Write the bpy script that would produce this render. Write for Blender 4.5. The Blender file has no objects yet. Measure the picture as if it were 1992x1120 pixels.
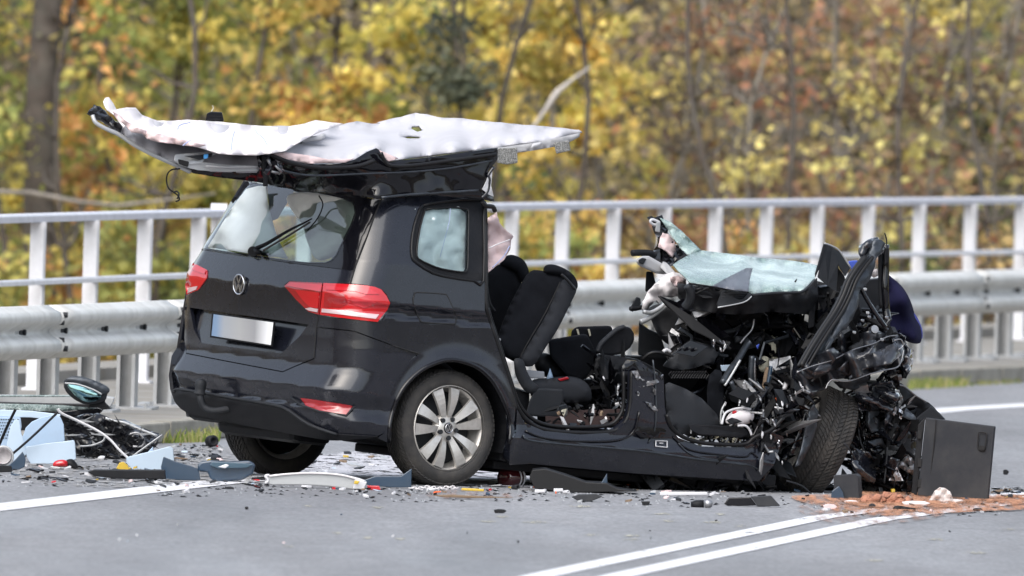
import bpy, bmesh, math, random
import numpy as np
from mathutils import Vector, Matrix, noise
from mathutils.geometry import delaunay_2d_cdt
random.seed(7); np.random.seed(7)
D = bpy.data; SC = bpy.context.scene; COL = SC.collection

# ---------------------------------------------------------------- camera
FPX, CAMH, ROLL, HORZ = 49700.0, 3.0, .0356, -83.0      # focal length in photo pixels, height, roll, horizon row
CAM = Vector((0, -145, CAMH))
_a = math.atan((560-HORZ)/FPX)
FW = Vector((0, math.cos(_a), -math.sin(_a)))
RT = Vector((math.cos(ROLL), 0, math.sin(ROLL)))
UP = RT.cross(FW).normalized(); RT = FW.cross(UP).normalized()
cd = D.cameras.new('camera'); cam = D.objects.new('camera', cd); COL.objects.link(cam); SC.camera = cam
cam.matrix_world = Matrix(((RT.x, UP.x, -FW.x, CAM.x), (RT.y, UP.y, -FW.y, CAM.y), (RT.z, UP.z, -FW.z, CAM.z), (0, 0, 0, 1)))
cd.sensor_width = 36; cd.lens = FPX/1992*36; cd.clip_start = 1; cd.clip_end = 2000
cd.dof.use_dof = True; cd.dof.focus_distance = 145.6; cd.dof.aperture_fstop = 7
# ---------------------------------------------------------------- world and sun
W_ = D.worlds.new('World'); SC.world = W_; W_.use_nodes = True
nt = W_.node_tree; bg = nt.nodes['Background']
sky = nt.nodes.new('ShaderNodeTexSky'); sky.sky_type = 'NISHITA'; sky.sun_disc = False
SUN_EL, SUN_AZ = math.radians(48), math.radians(205)     # azimuth clockwise from +Y
sky.sun_elevation = SUN_EL; sky.sun_rotation = SUN_AZ; sky.dust_density = 3.0; sky.air_density = 1.2; sky.ozone_density=1.0
hs = nt.nodes.new('ShaderNodeHueSaturation'); hs.inputs['Saturation'].default_value = .55
nt.links.new(sky.outputs[0], hs.inputs['Color']); nt.links.new(hs.outputs[0], bg.inputs[0]); bg.inputs[1].default_value = .15
sd = D.lights.new('sun', 'SUN'); so = D.objects.new('sun', sd); COL.objects.link(so)
sd.energy = 1.3; sd.angle = math.radians(75); sd.color = (1, .985, .96)
sdir = Vector((math.sin(SUN_AZ)*math.cos(SUN_EL), math.cos(SUN_AZ)*math.cos(SUN_EL), math.sin(SUN_EL)))
so.rotation_euler = sdir.to_track_quat('Z', 'Y').to_euler(); so.location = (0, 0, 30)
SC.view_settings.view_transform = 'Standard'; SC.view_settings.look = 'None'
SC.view_settings.gamma = 1; SC.view_settings.use_curve_mapping = False; SC.view_settings.exposure = 0.95

# ---------------------------------------------------------------- materials
def mat(name, col, rough=.5, metal=0, coat=0, bump=0, bscale=40, var=0, vscale=6, spec=.5, alpha=1, trans=0, attr=None, dirt=None, sheen=0):
    m = D.materials.new(name); m.use_nodes = True; n = m.node_tree; b = n.nodes['Principled BSDF']; L = n.links.new
    b.inputs['Base Color'].default_value = (*col, 1); b.inputs['Roughness'].default_value = rough
    b.inputs['Metallic'].default_value = metal; b.inputs['Coat Weight'].default_value = coat; b.inputs['Coat Roughness'].default_value = .06
    b.inputs['Specular IOR Level'].default_value = spec; b.inputs['Alpha'].default_value = alpha
    b.inputs['Transmission Weight'].default_value = trans; b.inputs['Sheen Weight'].default_value = 0
    tc = n.nodes.new('ShaderNodeTexCoord'); co = tc.outputs['Object']
    src = None
    if attr:
        a = n.nodes.new('ShaderNodeAttribute'); a.attribute_name = attr; src = a.outputs['Color']
    if var:
        t = n.nodes.new('ShaderNodeTexNoise'); t.inputs['Scale'].default_value = vscale; t.inputs['Detail'].default_value = 6
        L(co, t.inputs['Vector'])
        mr = n.nodes.new('ShaderNodeMapRange'); mr.inputs['From Min'].default_value = .3; mr.inputs['From Max'].default_value = .7
        mr.inputs['To Min'].default_value = 1-var; mr.inputs['To Max'].default_value = 1+var; L(t.outputs['Fac'], mr.inputs[0])
        mx = n.nodes.new('ShaderNodeVectorMath'); mx.operation = 'SCALE'
        if src: L(src, mx.inputs[0])
        else: mx.inputs[0].default_value = col
        L(mr.outputs[0], mx.inputs['Scale']); src = mx.outputs[0]
    if dirt:                                            # (colour, amount, scale): dust lying on the surface
        t = n.nodes.new('ShaderNodeTexNoise'); t.inputs['Scale'].default_value = dirt[2]; t.inputs['Detail'].default_value = 8; t.inputs['Roughness'].default_value = .65
        L(co, t.inputs['Vector']); mr = n.nodes.new('ShaderNodeMapRange'); mr.inputs['From Min'].default_value = .42; mr.inputs['From Max'].default_value = .75
        mr.inputs['To Max'].default_value = dirt[1]; L(t.outputs['Fac'], mr.inputs[0])
        mx = n.nodes.new('ShaderNodeMix'); mx.data_type = 'RGBA'; L(mr.outputs[0], mx.inputs['Factor'])
        if src: L(src, mx.inputs['A'])
        else: mx.inputs['A'].default_value = (*col, 1)
        mx.inputs['B'].default_value = (*dirt[0], 1); src = mx.outputs['Result']
        r2 = n.nodes.new('ShaderNodeMapRange'); r2.inputs['To Min'].default_value = rough; r2.inputs['To Max'].default_value = min(1, rough+.5)
        L(mr.outputs[0], r2.inputs[0]); L(r2.outputs[0], b.inputs['Roughness'])
    if src: L(src, b.inputs['Base Color'])
    if bump:
        t = n.nodes.new('ShaderNodeTexNoise'); t.inputs['Scale'].default_value = bscale; t.inputs['Detail'].default_value = 5; L(co, t.inputs['Vector'])
        bp = n.nodes.new('ShaderNodeBump'); bp.inputs['Strength'].default_value = bump; bp.inputs['Distance'].default_value = .01
        L(t.outputs['Fac'], bp.inputs['Height']); L(bp.outputs[0], b.inputs['Normal'])
    return m

def glassmat(name, tint, refl=1.0, rough=.02):
    m = D.materials.new(name); m.use_nodes = True; n = m.node_tree; n.nodes.clear(); L = n.links.new
    o = n.nodes.new('ShaderNodeOutputMaterial'); t = n.nodes.new('ShaderNodeBsdfTransparent'); t.inputs[0].default_value = (*tint, 1)
    g = n.nodes.new('ShaderNodeBsdfGlossy'); g.inputs['Roughness'].default_value = rough
    f = n.nodes.new('ShaderNodeFresnel'); f.inputs[0].default_value = 1.52
    k = n.nodes.new('ShaderNodeMath'); k.operation = 'MULTIPLY'; k.inputs[1].default_value = 2.6*refl; k.use_clamp = True
    x = n.nodes.new('ShaderNodeMixShader'); L(f.outputs[0], k.inputs[0]); L(k.outputs[0], x.inputs[0])
    L(t.outputs[0], x.inputs[1]); L(g.outputs[0], x.inputs[2]); L(x.outputs[0], o.inputs[0]); return m

def crackmat(name, lo, hi, scale, rough=.35, alpha=.85):
    """laminated or crumbled glass: white crack web over pale green"""
    m = mat(name, lo, rough, alpha=alpha); n = m.node_tree; b = n.nodes['Principled BSDF']; L = n.links.new
    tc = n.nodes.new('ShaderNodeTexCoord'); v = n.nodes.new('ShaderNodeTexVoronoi'); v.feature = 'DISTANCE_TO_EDGE'; v.inputs['Scale'].default_value = scale
    nz = n.nodes.new('ShaderNodeTexNoise'); nz.inputs['Scale'].default_value = 3; nz.inputs['Detail'].default_value = 5; L(tc.outputs['Object'], nz.inputs[0])
    L(tc.outputs['Object'], v.inputs['Vector'])
    mr = n.nodes.new('ShaderNodeMapRange'); mr.inputs['From Max'].default_value = .09; mr.inputs['To Min'].default_value = .9; mr.inputs['To Max'].default_value = 0; L(v.outputs['Distance'], mr.inputs[0])
    ad = n.nodes.new('ShaderNodeMath'); ad.operation = 'MULTIPLY_ADD'; ad.inputs[1].default_value = .5; L(mr.outputs[0], ad.inputs[0])
    m2 = n.nodes.new('ShaderNodeMapRange'); m2.inputs['From Min'].default_value = .42; m2.inputs['From Max'].default_value = .68; L(nz.outputs['Fac'], m2.inputs[0]); L(m2.outputs[0], ad.inputs[2])
    ad.use_clamp = True
    mx = n.nodes.new('ShaderNodeMix'); mx.data_type = 'RGBA'; L(ad.outputs[0], mx.inputs['Factor']); mx.inputs['A'].default_value = (*lo, 1); mx.inputs['B'].default_value = (*hi, 1)
    L(mx.outputs['Result'], b.inputs['Base Color'])
    bp = n.nodes.new('ShaderNodeBump'); bp.inputs['Strength'].default_value = .5; bp.inputs['Distance'].default_value = .01; L(mr.outputs[0], bp.inputs['Height']); L(bp.outputs[0], b.inputs['Normal'])
    return m

DUST = (.04, .04, .042)
M = dict(
 paint=mat('black_paint', (.007, .008, .013), .25, coat=1, spec=.15, dirt=((.030, .032, .045), .16, 7)),
 gloss=mat('glossy_black', (.004, .004, .006), .14, coat=.7, spec=.1),
 rip=mat('torn_black_paint', (.010, .011, .016), .2, coat=1, spec=.2, bump=.3, bscale=9),
 rip2=mat('buckled_black_paint', (.016, .018, .024), .38, coat=.6, spec=.3, bump=.2, bscale=12, dirt=((.05, .05, .055), .35, 9)),
 slate=mat('slate_paint', (.045, .052, .062), .35, metal=.5, bump=.3, bscale=30, var=.3, vscale=20),
 plas=mat('black_plastic', (.0055, .006, .008), .5, spec=.22, bump=.25, bscale=300, dirt=(DUST, .25, 9)),
 plas2=mat('charcoal_plastic', (.015, .017, .021), .55, spec=.3, bump=.4, bscale=260, dirt=(DUST, .3, 7)),
 dark=mat('dark_void', (.006, .006, .007), .8),
 rubber=mat('rubber', (.022, .021, .021), .75, bump=.3, bscale=120, dirt=((.09, .08, .07), .6, 10)),
 seal=mat('rubber_seal', (.007, .007, .008), .45, spec=.3),
 cloth=mat('seat_cloth', (.010, .011, .014), .95, spec=.08, bump=.6, bscale=420, sheen=.1, var=.2, vscale=12),
 cloth2=mat('seat_bolster', (.024, .026, .031), .8, spec=.15, bump=.3, bscale=300, sheen=.05),
 alu=mat('alloy_rim', (.58, .56, .53), .38, metal=.6, dirt=((.16, .14, .12), .5, 14)),
 metal=mat('bare_metal', (.34, .34, .35), .38, metal=.9, bump=.4, bscale=25, dirt=((.1, .1, .1), .6, 18)),
 chrome=mat('chrome', (.60, .60, .62), .25, metal=1),
 white=mat('torn_white_edge', (.50, .50, .52), .5),
 pillar=mat('grey_trim', (.36, .36, .37), .6, bump=.2, bscale=200),
 bag=mat('airbag_white', (.64, .61, .62), .85, bump=.5, bscale=14, var=.06, vscale=5),
 bagp=mat('airbag_pink', (.60, .47, .47), .85, bump=.5, bscale=12, var=.12, vscale=6),
 baggrey=mat('airbag_grey', (.55, .55, .53), .85, bump=.5, bscale=14, var=.1, vscale=6),
 liner=mat('headliner_felt', (.40, .40, .43), .9, bump=.12, bscale=60, var=.08, vscale=3),
 cream=mat('cream_foam', (.50, .48, .38), .7, bump=.4, bscale=30, var=.25, vscale=12),
 foam=mat('speckled_foam', (.23, .23, .22), .9, bump=1, bscale=140, var=.9, vscale=150),
 red=mat('red_lens', (.46, .008, .014), .12, coat=1),
 red2=mat('deep_red_lens', (.28, .008, .012), .15, coat=1),
 redbright=mat('pale_red_lens', (.48, .018, .028), .12, coat=1),
 clear=mat('clear_lens', (.55, .40, .42), .12, coat=1),
 blue=mat('blue_cloth', (.009, .009, .030), .9, bump=.5, bscale=10, spec=.1),
 blueb=mat('blue_plastic', (.05, .09, .42), .4),
 bluel=mat('blue_seam', (.35, .40, .62), .8),
 navy=mat('navy_plastic', (.014, .036, .068), .3, coat=.4, dirt=(DUST, .25, 7)),
 ltblue=mat('light_blue_plastic', (.33, .45, .60), .4, var=.08, vscale=4, dirt=((.3, .3, .32), .3, 6)),
 ltblue2=mat('pale_blue_plastic', (.43, .53, .64), .4, var=.08, vscale=4),
 yellow=mat('yellow_plastic', (.50, .34, .03), .45),
 orange=mat('orange_plastic', (.7, .12, .03), .45),
 silver=mat('silver_trim', (.40, .41, .42), .35, metal=.3, bump=.1),
 green=mat('bottle_green', (.05, .16, .15), .15, coat=1),
 brown=mat('cardboard', (.17, .12, .08), .9),
 binder=mat('red_binder', (.34, .155, .10), .95, bump=.8, bscale=90, var=.25, vscale=15),
 powder=mat('white_residue', (.62, .62, .64), .8, bump=.5, bscale=60, var=.15, vscale=10),
 glass=glassmat('tinted_glass', (.70, .80, .77)),
 glass2=glassmat('side_glass', (.90, .97, .96), .35),
 bag_and_sky=mat('airbag_and_mirrored_sky', (.58, .64, .66), .8, var=.08, vscale=6, bump=.5, bscale=12),  # airbag cloth, and the painted sky reflection in the rear window
 crack=crackmat('shattered_windscreen', (.17, .25, .245), (.47, .58, .57), 30, .22, .90),
 crack2=crackmat('crumbled_glass', (.08, .13, .13), (.62, .70, .70), 45, .35, 1),
 galv=mat('galvanised_steel', (.40, .41, .42), .42, metal=.35, var=.12, vscale=5, dirt=((.22, .21, .19), .5, 7), bump=.1),
 galvl=mat('weathered_beam', (.60, .595, .57), .45, metal=.2, var=.10, vscale=3, dirt=((.26, .25, .22), .45, 5)),
 wpaint=mat('white_post_paint', (.68, .68, .71), .5, var=.06, vscale=5, dirt=((.35, .35, .33), .35, 8)),
 wrail=mat('handrail_paint', (.58, .585, .65), .4, var=.06, vscale=5, dirt=((.3, .3, .3), .3, 6)),
 mirror=mat('mirror_glass', (.25, .42, .45), .05, metal=1),
)

M['paint'].node_tree.nodes['Principled BSDF'].inputs['Coat Roughness'].default_value = .13
# ---------------------------------------------------------------- projection helpers (photo pixel + real depth -> place)
def ray(px, py): return FW + RT*((px-996)/FPX) + UP*((560-py)/FPX)
def Gd(px, py, z=0.):
    d = ray(px, py); return CAM + d*((z-CAM.z)/d.z)
def Wd(px, py, Y):
    d = ray(px, py); return CAM + d*((Y-CAM.y)/d.y)
YAW = math.radians(35)
CF = Vector((math.cos(YAW), math.sin(YAW), 0)); CL = Vector((-math.sin(YAW), math.cos(YAW), 0))
CO = Gd(870, 945) + CL*.87; CO.z = 0                     # under the middle of the rear axle
_p, _r = math.radians(3.5), math.radians(2.0)            # the wreck's body sits nose-down and leans right
BF = (CF*math.cos(_p) - Vector((0, 0, 1))*math.sin(_p)).normalized()
BL = CL*math.cos(_r) + Vector((0, 0, 1))*math.sin(_r); BL = (BL - BF*BL.dot(BF)).normalized()
BU = BF.cross(BL).normalized(); BO = CO + Vector((0, 0, .33)) - BU*.33
def Bw(x, y, z): return BO + BF*x + BL*y + BU*z           # body frame -> world
def wB(p): q = p-BO; return (q.dot(BF), q.dot(BL), q.dot(BU))
def Bd(px, py, d, ax=1):                                  # photo pixel on the body plane y = d (or x = d)
    e = (BF, BL, BU)[ax]; r = ray(px, py); return CAM + r*(((BO-CAM).dot(e)+d)/r.dot(e))

# body skin as a rounded solid: rear depth R(z), half width Yh(z), corner radius
def lerp(tab, z):
    if z <= tab[0][0]: return tab[0][1]
    for (a, u), (b, v) in zip(tab, tab[1:]):
        if z <= b:
            return u+(v-u)*(z-a)/(b-a)
    return tab[-1][1]
RT_ = [(.15, .66), (.22, .745), (.30, .80), (.37, .835), (.40, .835), (.41, .82), (.47, .842), (.505, .862), (.52, .858), (.60, .815), (.635, .80), (.66, .80), (.80, .805), (.95, .815), (1.05, .822), (1.065, .818), (1.2, .765), (1.4, .69), (1.6, .60), (1.75, .5)]
YT_ = [(.15, .83), (.20, .875), (.30, .905), (.345, .912), (.385, .885), (.42, .875), (.5, .905), (.75, .908), (.92, .893), (.945, .891), (.962, .874), (1.0, .872), (1.02, .896), (1.03, .896), (1.25, .855), (1.45, .775), (1.66, .675), (1.8, .58)]
def surfF(x, y, z, mod=None):
    r = lerp(RT_, z); yh = lerp(YT_, z)
    dd = math.hypot(x, z-.34)
    yh += .022*math.exp(-((dd-.40)/.055)**2)*(1 if z < .85 else math.exp(-((z-.85)/.05)**2))
    ay = abs(y)
    r -= .055*(ay/.9)**2
    if mod: r += mod(x, y, z)
    a = -x - r; b = ay - yh; q = .20
    if a > -q and b > -q: return math.hypot(a+q, b+q)-q
    return max(a, b)
def surf(px, py, mod=None, off=0.):
    d = ray(px, py); d = d/d.length
    s0 = (BO-CAM).length-2.6; s1 = s0+4.6; prev = None; best = (9, s0)
    o = CAM-BO
    def f(s):
        p = o+d*s; return surfF(p.dot(BF), p.dot(BL), p.dot(BU), mod)-off
    s = s0
    while s < s1:
        v = f(s)
        if v < best[0]: best = (v, s)
        if v < 0:
            lo, hi = s-.06, s
            for _ in range(14):
                m_ = (lo+hi)/2
                if f(m_) < 0: hi = m_
                else: lo = m_
            return CAM+d*hi
        s += .06
    return CAM+d*best[1]
def snorm(p, mod=None):
    x, y, z = wB(p); e = .004
    g = [(surfF(x+e, y, z, mod)-surfF(x-e, y, z, mod)), (surfF(x, y+e, z, mod)-surfF(x, y-e, z, mod)), (surfF(x, y, z+e, mod)-surfF(x, y, z-e, mod))]
    return (BF*g[0]+BL*g[1]+BU*g[2]).normalized()

# ---------------------------------------------------------------- object helpers
WORG = {}
def tag(o, label=None, cat=None, group=None, kind=None):
    if label: o['label'] = label
    if cat: o['category'] = cat
    if group: o['group'] = group
    if kind: o['kind'] = kind
    return o
def thing(name, label, cat, loc, group=None):
    o = D.objects.new(name, None); COL.objects.link(o); o.location = loc; o.empty_display_size = .1; WORG[o.name] = Vector(loc)
    return tag(o, label, cat, group)
def mk(name, vs, fs, m, parent=None, smooth=False, kind=None, normals=None, solid=0, org=None, cols=None, bevel=0):
    """one mesh object; vertices in world space"""
    vs = [Vector(v) for v in vs]
    if org is None:
        lo = Vector((min(v.x for v in vs), min(v.y for v in vs), min(v.z for v in vs))); hi = Vector((max(v.x for v in vs), max(v.y for v in vs), max(v.z for v in vs)))
        org = Vector(((lo.x+hi.x)/2, (lo.y+hi.y)/2, lo.z))
    me = D.meshes.new(name); me.from_pydata([v-org for v in vs], [], fs); me.materials.append(m)
    if smooth: me.polygons.foreach_set('use_smooth', [True]*len(me.polygons))
    me.update()
    if normals: me.normals_split_custom_set_from_vertices([tuple(n) for n in normals])
    if cols is not None:
        a = me.color_attributes.new('col', 'FLOAT_COLOR', 'POINT'); a.data.foreach_set('color', np.asarray(cols, dtype=np.float32).ravel())
    o = D.objects.new(name, me); COL.objects.link(o)
    po = WORG[parent.name] if parent else Vector((0, 0, 0))
    o.location = org-po
    if parent: o.parent = parent
    WORG[o.name] = Vector(org)
    if solid:
        s = o.modifiers.new('solid', 'SOLIDIFY'); s.thickness = solid; s.offset = 0
    if bevel:
        s = o.modifiers.new('bevel', 'BEVEL'); s.width = bevel; s.segments = 2
    if kind: o['kind'] = kind
    return o
class MB:
    def __init__(s): s.v = []; s.f = []
    def add(s, v, f):
        n = len(s.v); s.v += [Vector(q) for q in v]; s.f += [tuple(i+n for i in t) for t in f]; return s
    def box(s, c, ax, ay, az):                            # centre and three half-extent vectors
        c, ax, ay, az = map(Vector, (c, ax, ay, az))
        v = [c+ax*i+ay*j+az*k for i in (-1, 1) for j in (-1, 1) for k in (-1, 1)]
        return s.add(v, [(0, 1, 3, 2), (4, 6, 7, 5), (0, 4, 5, 1), (2, 3, 7, 6), (0, 2, 6, 4), (1, 5, 7, 3)])
    def tube(s, pts, r, n=7, cap=True, flat=1.0):
        pts = [Vector(p) for p in pts]; m = len(pts); rs = r if hasattr(r, '__len__') else [r]*m; v = []; f = []
        ref = None
        for i, p in enumerate(pts):
            t = (pts[min(i+1, m-1)]-pts[max(i-1, 0)]).normalized()
            if ref is None: ref = t.cross(Vector((0, .3, 1))); ref = ref.normalized() if ref.length > .01 else Vector((1, 0, 0))
            u = (ref-t*ref.dot(t)).normalized(); ref = u; w = t.cross(u)
            for k in range(n):
                a = 2*math.pi*k/n; v.append(p+(u*math.cos(a)+w*math.sin(a)*flat)*rs[i])
        for i in range(m-1):
            for k in range(n): f.append((i*n+k, i*n+(k+1) % n, (i+1)*n+(k+1) % n, (i+1)*n+k))
        if cap: f += [tuple(range(n))[::-1], tuple((m-1)*n+k for k in range(n))]
        return s.add(v, f)
    def prism(s, poly, vec):
        n = len(poly); v = [Vector(p) for p in poly]+[Vector(p)+Vector(vec) for p in poly]
        return s.add(v, [tuple(range(n)), tuple(range(2*n-1, n-1, -1))]+[(i, (i+1) % n, n+(i+1) % n, n+i)[::-1] for i in range(n)])
    def lathe(s, prof, c, ax, u, n=32, closed=False):     # prof: (radius, offset along axis)
        c = Vector(c); ax = Vector(ax).normalized(); u = Vector(u); u = (u-ax*u.dot(ax)).normalized(); w = ax.cross(u); v = []; f = []; m = len(prof)
        for r, h in prof:
            for k in range(n):
                a = 2*math.pi*k/n; v.append(c+ax*h+(u*math.cos(a)+w*math.sin(a))*r)
        for i in range(m if closed else m-1):
            for k in range(n): j = (i+1) % m; f.append((i*n+k, i*n+(k+1) % n, j*n+(k+1) % n, j*n+k))
        return s.add(v, f)
    def build(s, name, m, parent=None, **k): return mk(name, s.v, s.f, m, parent, **k)
def smoothpts(pts, n=4, closed=False):
    """Catmull-Rom through tuples of any length"""
    P = [tuple(map(float, p)) for p in pts]; out = []; m = len(P); rng = m if closed else m-1
    for i in range(rng):
        p0 = P[(i-1) % m] if closed or i else P[0]; p1 = P[i]; p2 = P[(i+1) % m]; p3 = P[(i+2) % m] if closed or i+2 < m else P[-1]
        for k in range(n):
            t = k/n; out.append(tuple(.5*(2*b+(c-a)*t+(2*a-5*b+4*c-d_)*t*t+(3*b-a-3*c+d_)*t**3) for a, b, c, d_ in zip(p0, p1, p2, p3)))
    if not closed: out.append(P[-1])
    return out
def pip(x, y, poly):
    c = False; j = len(poly)-1
    for i in range(len(poly)):
        a, b = poly[i], poly[j]
        if (a[1] > y) != (b[1] > y) and x < (b[0]-a[0])*(y-a[1])/(b[1]-a[1])+a[0]: c = not c
        j = i
    return c
def fill(poly, step, holes=()):
    """triangulate a photo-space outline with inner points; returns 2-D points, triangles"""
    def dens(l):
        o = []
        for a, b in zip(l, l[1:]+l[:1]):
            k = max(1, int(math.hypot(b[0]-a[0], b[1]-a[1])/step+.5))
            o += [(a[0]+(b[0]-a[0])*i/k, a[1]+(b[1]-a[1])*i/k) for i in range(k)]
        return o
    loops = [dens([p[:2] for p in poly])]+[dens([p[:2] for p in h]) for h in holes]
    V = []; E = []
    for l in loops:
        n0 = len(V); V += l; E += [(n0+i, n0+(i+1) % len(l)) for i in range(len(l))]
    xs = [p[0] for p in loops[0]]; ys = [p[1] for p in loops[0]]
    allb = np.array(V); j = 0; y = min(ys)+step*.5
    while y < max(ys):
        x = min(xs)+(step*.5 if j % 2 else 0)+step*.2
        while x < max(xs):
            if pip(x, y, loops[0]) and not any(pip(x, y, h) for h in loops[1:]):
                if ((allb[:, 0]-x)**2+(allb[:, 1]-y)**2).min() > (step*.45)**2: V.append((x, y))
            x += step
        y += step*.87; j += 1
    vv, ee, ff, *_ = delaunay_2d_cdt([Vector(p) for p in V], E, [], 0, 1e-4)
    out = []
    for f in ff:
        cx = sum(vv[i][0] for i in f)/3; cy = sum(vv[i][1] for i in f)/3
        if pip(cx, cy, loops[0]) and not any(pip(cx, cy, h) for h in loops[1:]):
            a, b, c = (vv[i] for i in f[:3])
            out.append(tuple(f) if (b[0]-a[0])*(c[1]-a[1])-(b[1]-a[1])*(c[0]-a[0]) < 0 else tuple(f)[::-1])
    used = sorted({i for f in out for i in f}); mp = {i: k for k, i in enumerate(used)}
    return [(vv[i][0], vv[i][1]) for i in used], [tuple(mp[i] for i in f) for f in out]
def skirt(vs, fs, ns, vec):
    cnt = {}
    for f in fs:
        for a, b in zip(f, f[1:]+f[:1]): cnt[(a, b)] = 1
    eb = [(a, b) for (a, b) in cnt if (b, a) not in cnt]
    mp = {}
    def g(i):
        if i not in mp:
            mp[i] = len(vs); vs.append(Vector(vs[i])); ns.append(ns[i]); vs.append(Vector(vs[i])+(vec(i) if callable(vec) else vec)); ns.append(ns[i])
        return mp[i]
    side = []
    for a, b in eb:
        p, q = g(a), g(b); side.append((q, p, p+1, q+1))
    for p, q, *_ in side:
        pass
    for s in side:                                        # side normals point away from the panel
        v = (vs[s[1]]-vs[s[0]]).cross(vs[s[2]]-vs[s[0]])
        v = v.normalized() if v.length > 0 else Vector((0, 0, 1))
        for i in s: ns[i] = v
    return fs+side
def panel(name, poly, m, parent, step=7, holes=(), mod=None, off=0., thick=.02, cr=False, **k):
    """a body panel lying on the car's skin"""
    if cr: poly = smoothpts(poly, 3, True)
    P, F = fill(poly, step, holes)
    vs = [surf(x, y, mod, off) for x, y in P]; ns = [snorm(v, mod) for v in vs]; n0 = list(ns)
    F = skirt(vs, F, ns, lambda i: -n0[i]*thick if i < len(n0) else -ns[i]*thick)
    return mk(name, vs, F, m, parent, smooth=True, normals=ns, **k)
def idw(pts):
    A = np.array([p[:2] for p in pts], float); dz = np.array([p[2] for p in pts], float)
    def f(x, y):
        w = 1/(((A[:, 0]-x)**2+(A[:, 1]-y)**2)+70.)**1.3; return float((w*dz).sum()/w.sum())
    return f
def sheet(name, pts, m, parent, step=9, amp=0., ns=.02, thick=.004, holes=(), smooth=True, cr=False, fr='b', seed=0, ridge=0., **k):
    """torn or bent sheet: outline (px, py, depth) with real depth, buckled by noise"""
    if cr: pts = smoothpts(pts, 3, True)
    f = idw(pts); P, F = fill(pts, step, holes); vs = []
    for x, y in P:
        d = f(x, y)
        if amp: d += amp*(noise.noise(Vector((x*ns, y*ns, seed*7.3)))*1.4+.6*noise.noise(Vector((x*ns*2.7, y*ns*2.7, seed*3.1))))
        if ridge:                                           # long sharp-edged folds running along one direction
            a_ = seed*1.7; X_, Y_ = x*math.cos(a_)+y*math.sin(a_), -x*math.sin(a_)+y*math.cos(a_)
            d += ridge*(1-2.6*abs(noise.noise(Vector((X_*.009, Y_*.030, seed*2.3)))))+ridge*.22*(1-2.4*abs(noise.noise(Vector((X_*.03, Y_*.075, seed*5.1)))))
        vs.append(Bd(x, y, d) if fr == 'b' else Wd(x, y, d))
    return mk(name, vs, F, m, parent, smooth=smooth, solid=thick, **k)
def wire(name, pts, r, m, parent, fr='b', n=7, cr=True, sub=4, flat=1., mb=None, **k):
    if cr and len(pts) > 2: pts = smoothpts(pts, sub)
    q = [(Bd if fr == 'b' else Wd)(*p[:3]) for p in pts]
    b = mb or MB(); b.tube(q, r, n, flat=flat)
    if mb is None: return b.build(name, m, parent, smooth=True, **k)
def slab(name, pts, m, parent, depth, fr='b', bevel=.006, cr=False, vec=None, **k):
    """solid piece: traced face extruded away from the camera side by its real depth"""
    if cr: pts = smoothpts(pts, 3, True)
    q = [(Bd if fr == 'b' else Wd)(*p[:3]) for p in pts]
    P2 = [p[:2] for p in pts]
    ar = sum(a[0]*b[1]-a[1]*b[0] for a, b in zip(P2, P2[1:]+P2[:1]))
    if ar > 0: q = q[::-1]
    v = vec if vec is not None else Vector((0, 1, 0))*depth
    return MB().prism(q, v).build(name, m, parent, bevel=bevel, **k)
def copytree(o, parent=None):
    c = o.copy(); COL.objects.link(c)
    if parent is not None: c.parent = parent
    for ch in o.children: copytree(ch, c)
    return c
# ================================================================ SETTING
def roadmat():
    m = mat('asphalt', (.15, .15, .165), .62, spec=.35); n = m.node_tree; b = n.nodes['Principled BSDF']; L = n.links.new
    g = n.nodes.new('ShaderNodeNewGeometry')
    def nz(scale, sx, sy, det=6):
        mp = n.nodes.new('ShaderNodeMapping'); mp.inputs['Scale'].default_value = (sx, sy, 1); mp.inputs['Rotation'].default_value = (0, 0, -.14)
        L(g.outputs['Position'], mp.inputs[0]); t = n.nodes.new('ShaderNodeTexNoise'); t.inputs['Scale'].default_value = scale; t.inputs['Detail'].default_value = det; L(mp.outputs[0], t.inputs[0]); return t.outputs['Fac']
    def rng(s, a, b_, c, d_):
        r = n.nodes.new('ShaderNodeMapRange'); [r.inputs[i].__setattr__('default_value', v) for i, v in zip((1, 2, 3, 4), (a, b_, c, d_))]; L(s, r.inputs[0]); return r.outputs[0]
    def mth(op, a, b_):
        q = n.nodes.new('ShaderNodeMath'); q.operation = op; L(a, q.inputs[0]); (L(b_, q.inputs[1]) if not isinstance(b_, float) else q.inputs[1].__setattr__('default_value', b_)); return q.outputs[0]
    big = rng(nz(1, .8, .08), .35, .65, .80, 1.22); fine = rng(nz(34, 1, .12, 4), .3, .7, .80, 1.20); mid = rng(nz(6, 1, .25), .3, .7, .9, 1.1)
    k = mth('MULTIPLY', mth('MULTIPLY', big, fine), mid)
    v = n.nodes.new('ShaderNodeVectorMath'); v.operation = 'SCALE'; v.inputs[0].default_value = (.188, .190, .199); L(k, v.inputs['Scale'])
    L(v.outputs[0], b.inputs['Base Color'])
    L(rng(nz(1, .9, .12), .35, .65, .5, .75), b.inputs['Roughness'])
    bp = n.nodes.new('ShaderNodeBump'); bp.inputs['Strength'].default_value = .6; bp.inputs['Distance'].default_value = .006; L(nz(130, 1, 1, 3), bp.inputs['Height']); L(bp.outputs[0], b.inputs['Normal'])
    return m
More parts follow.
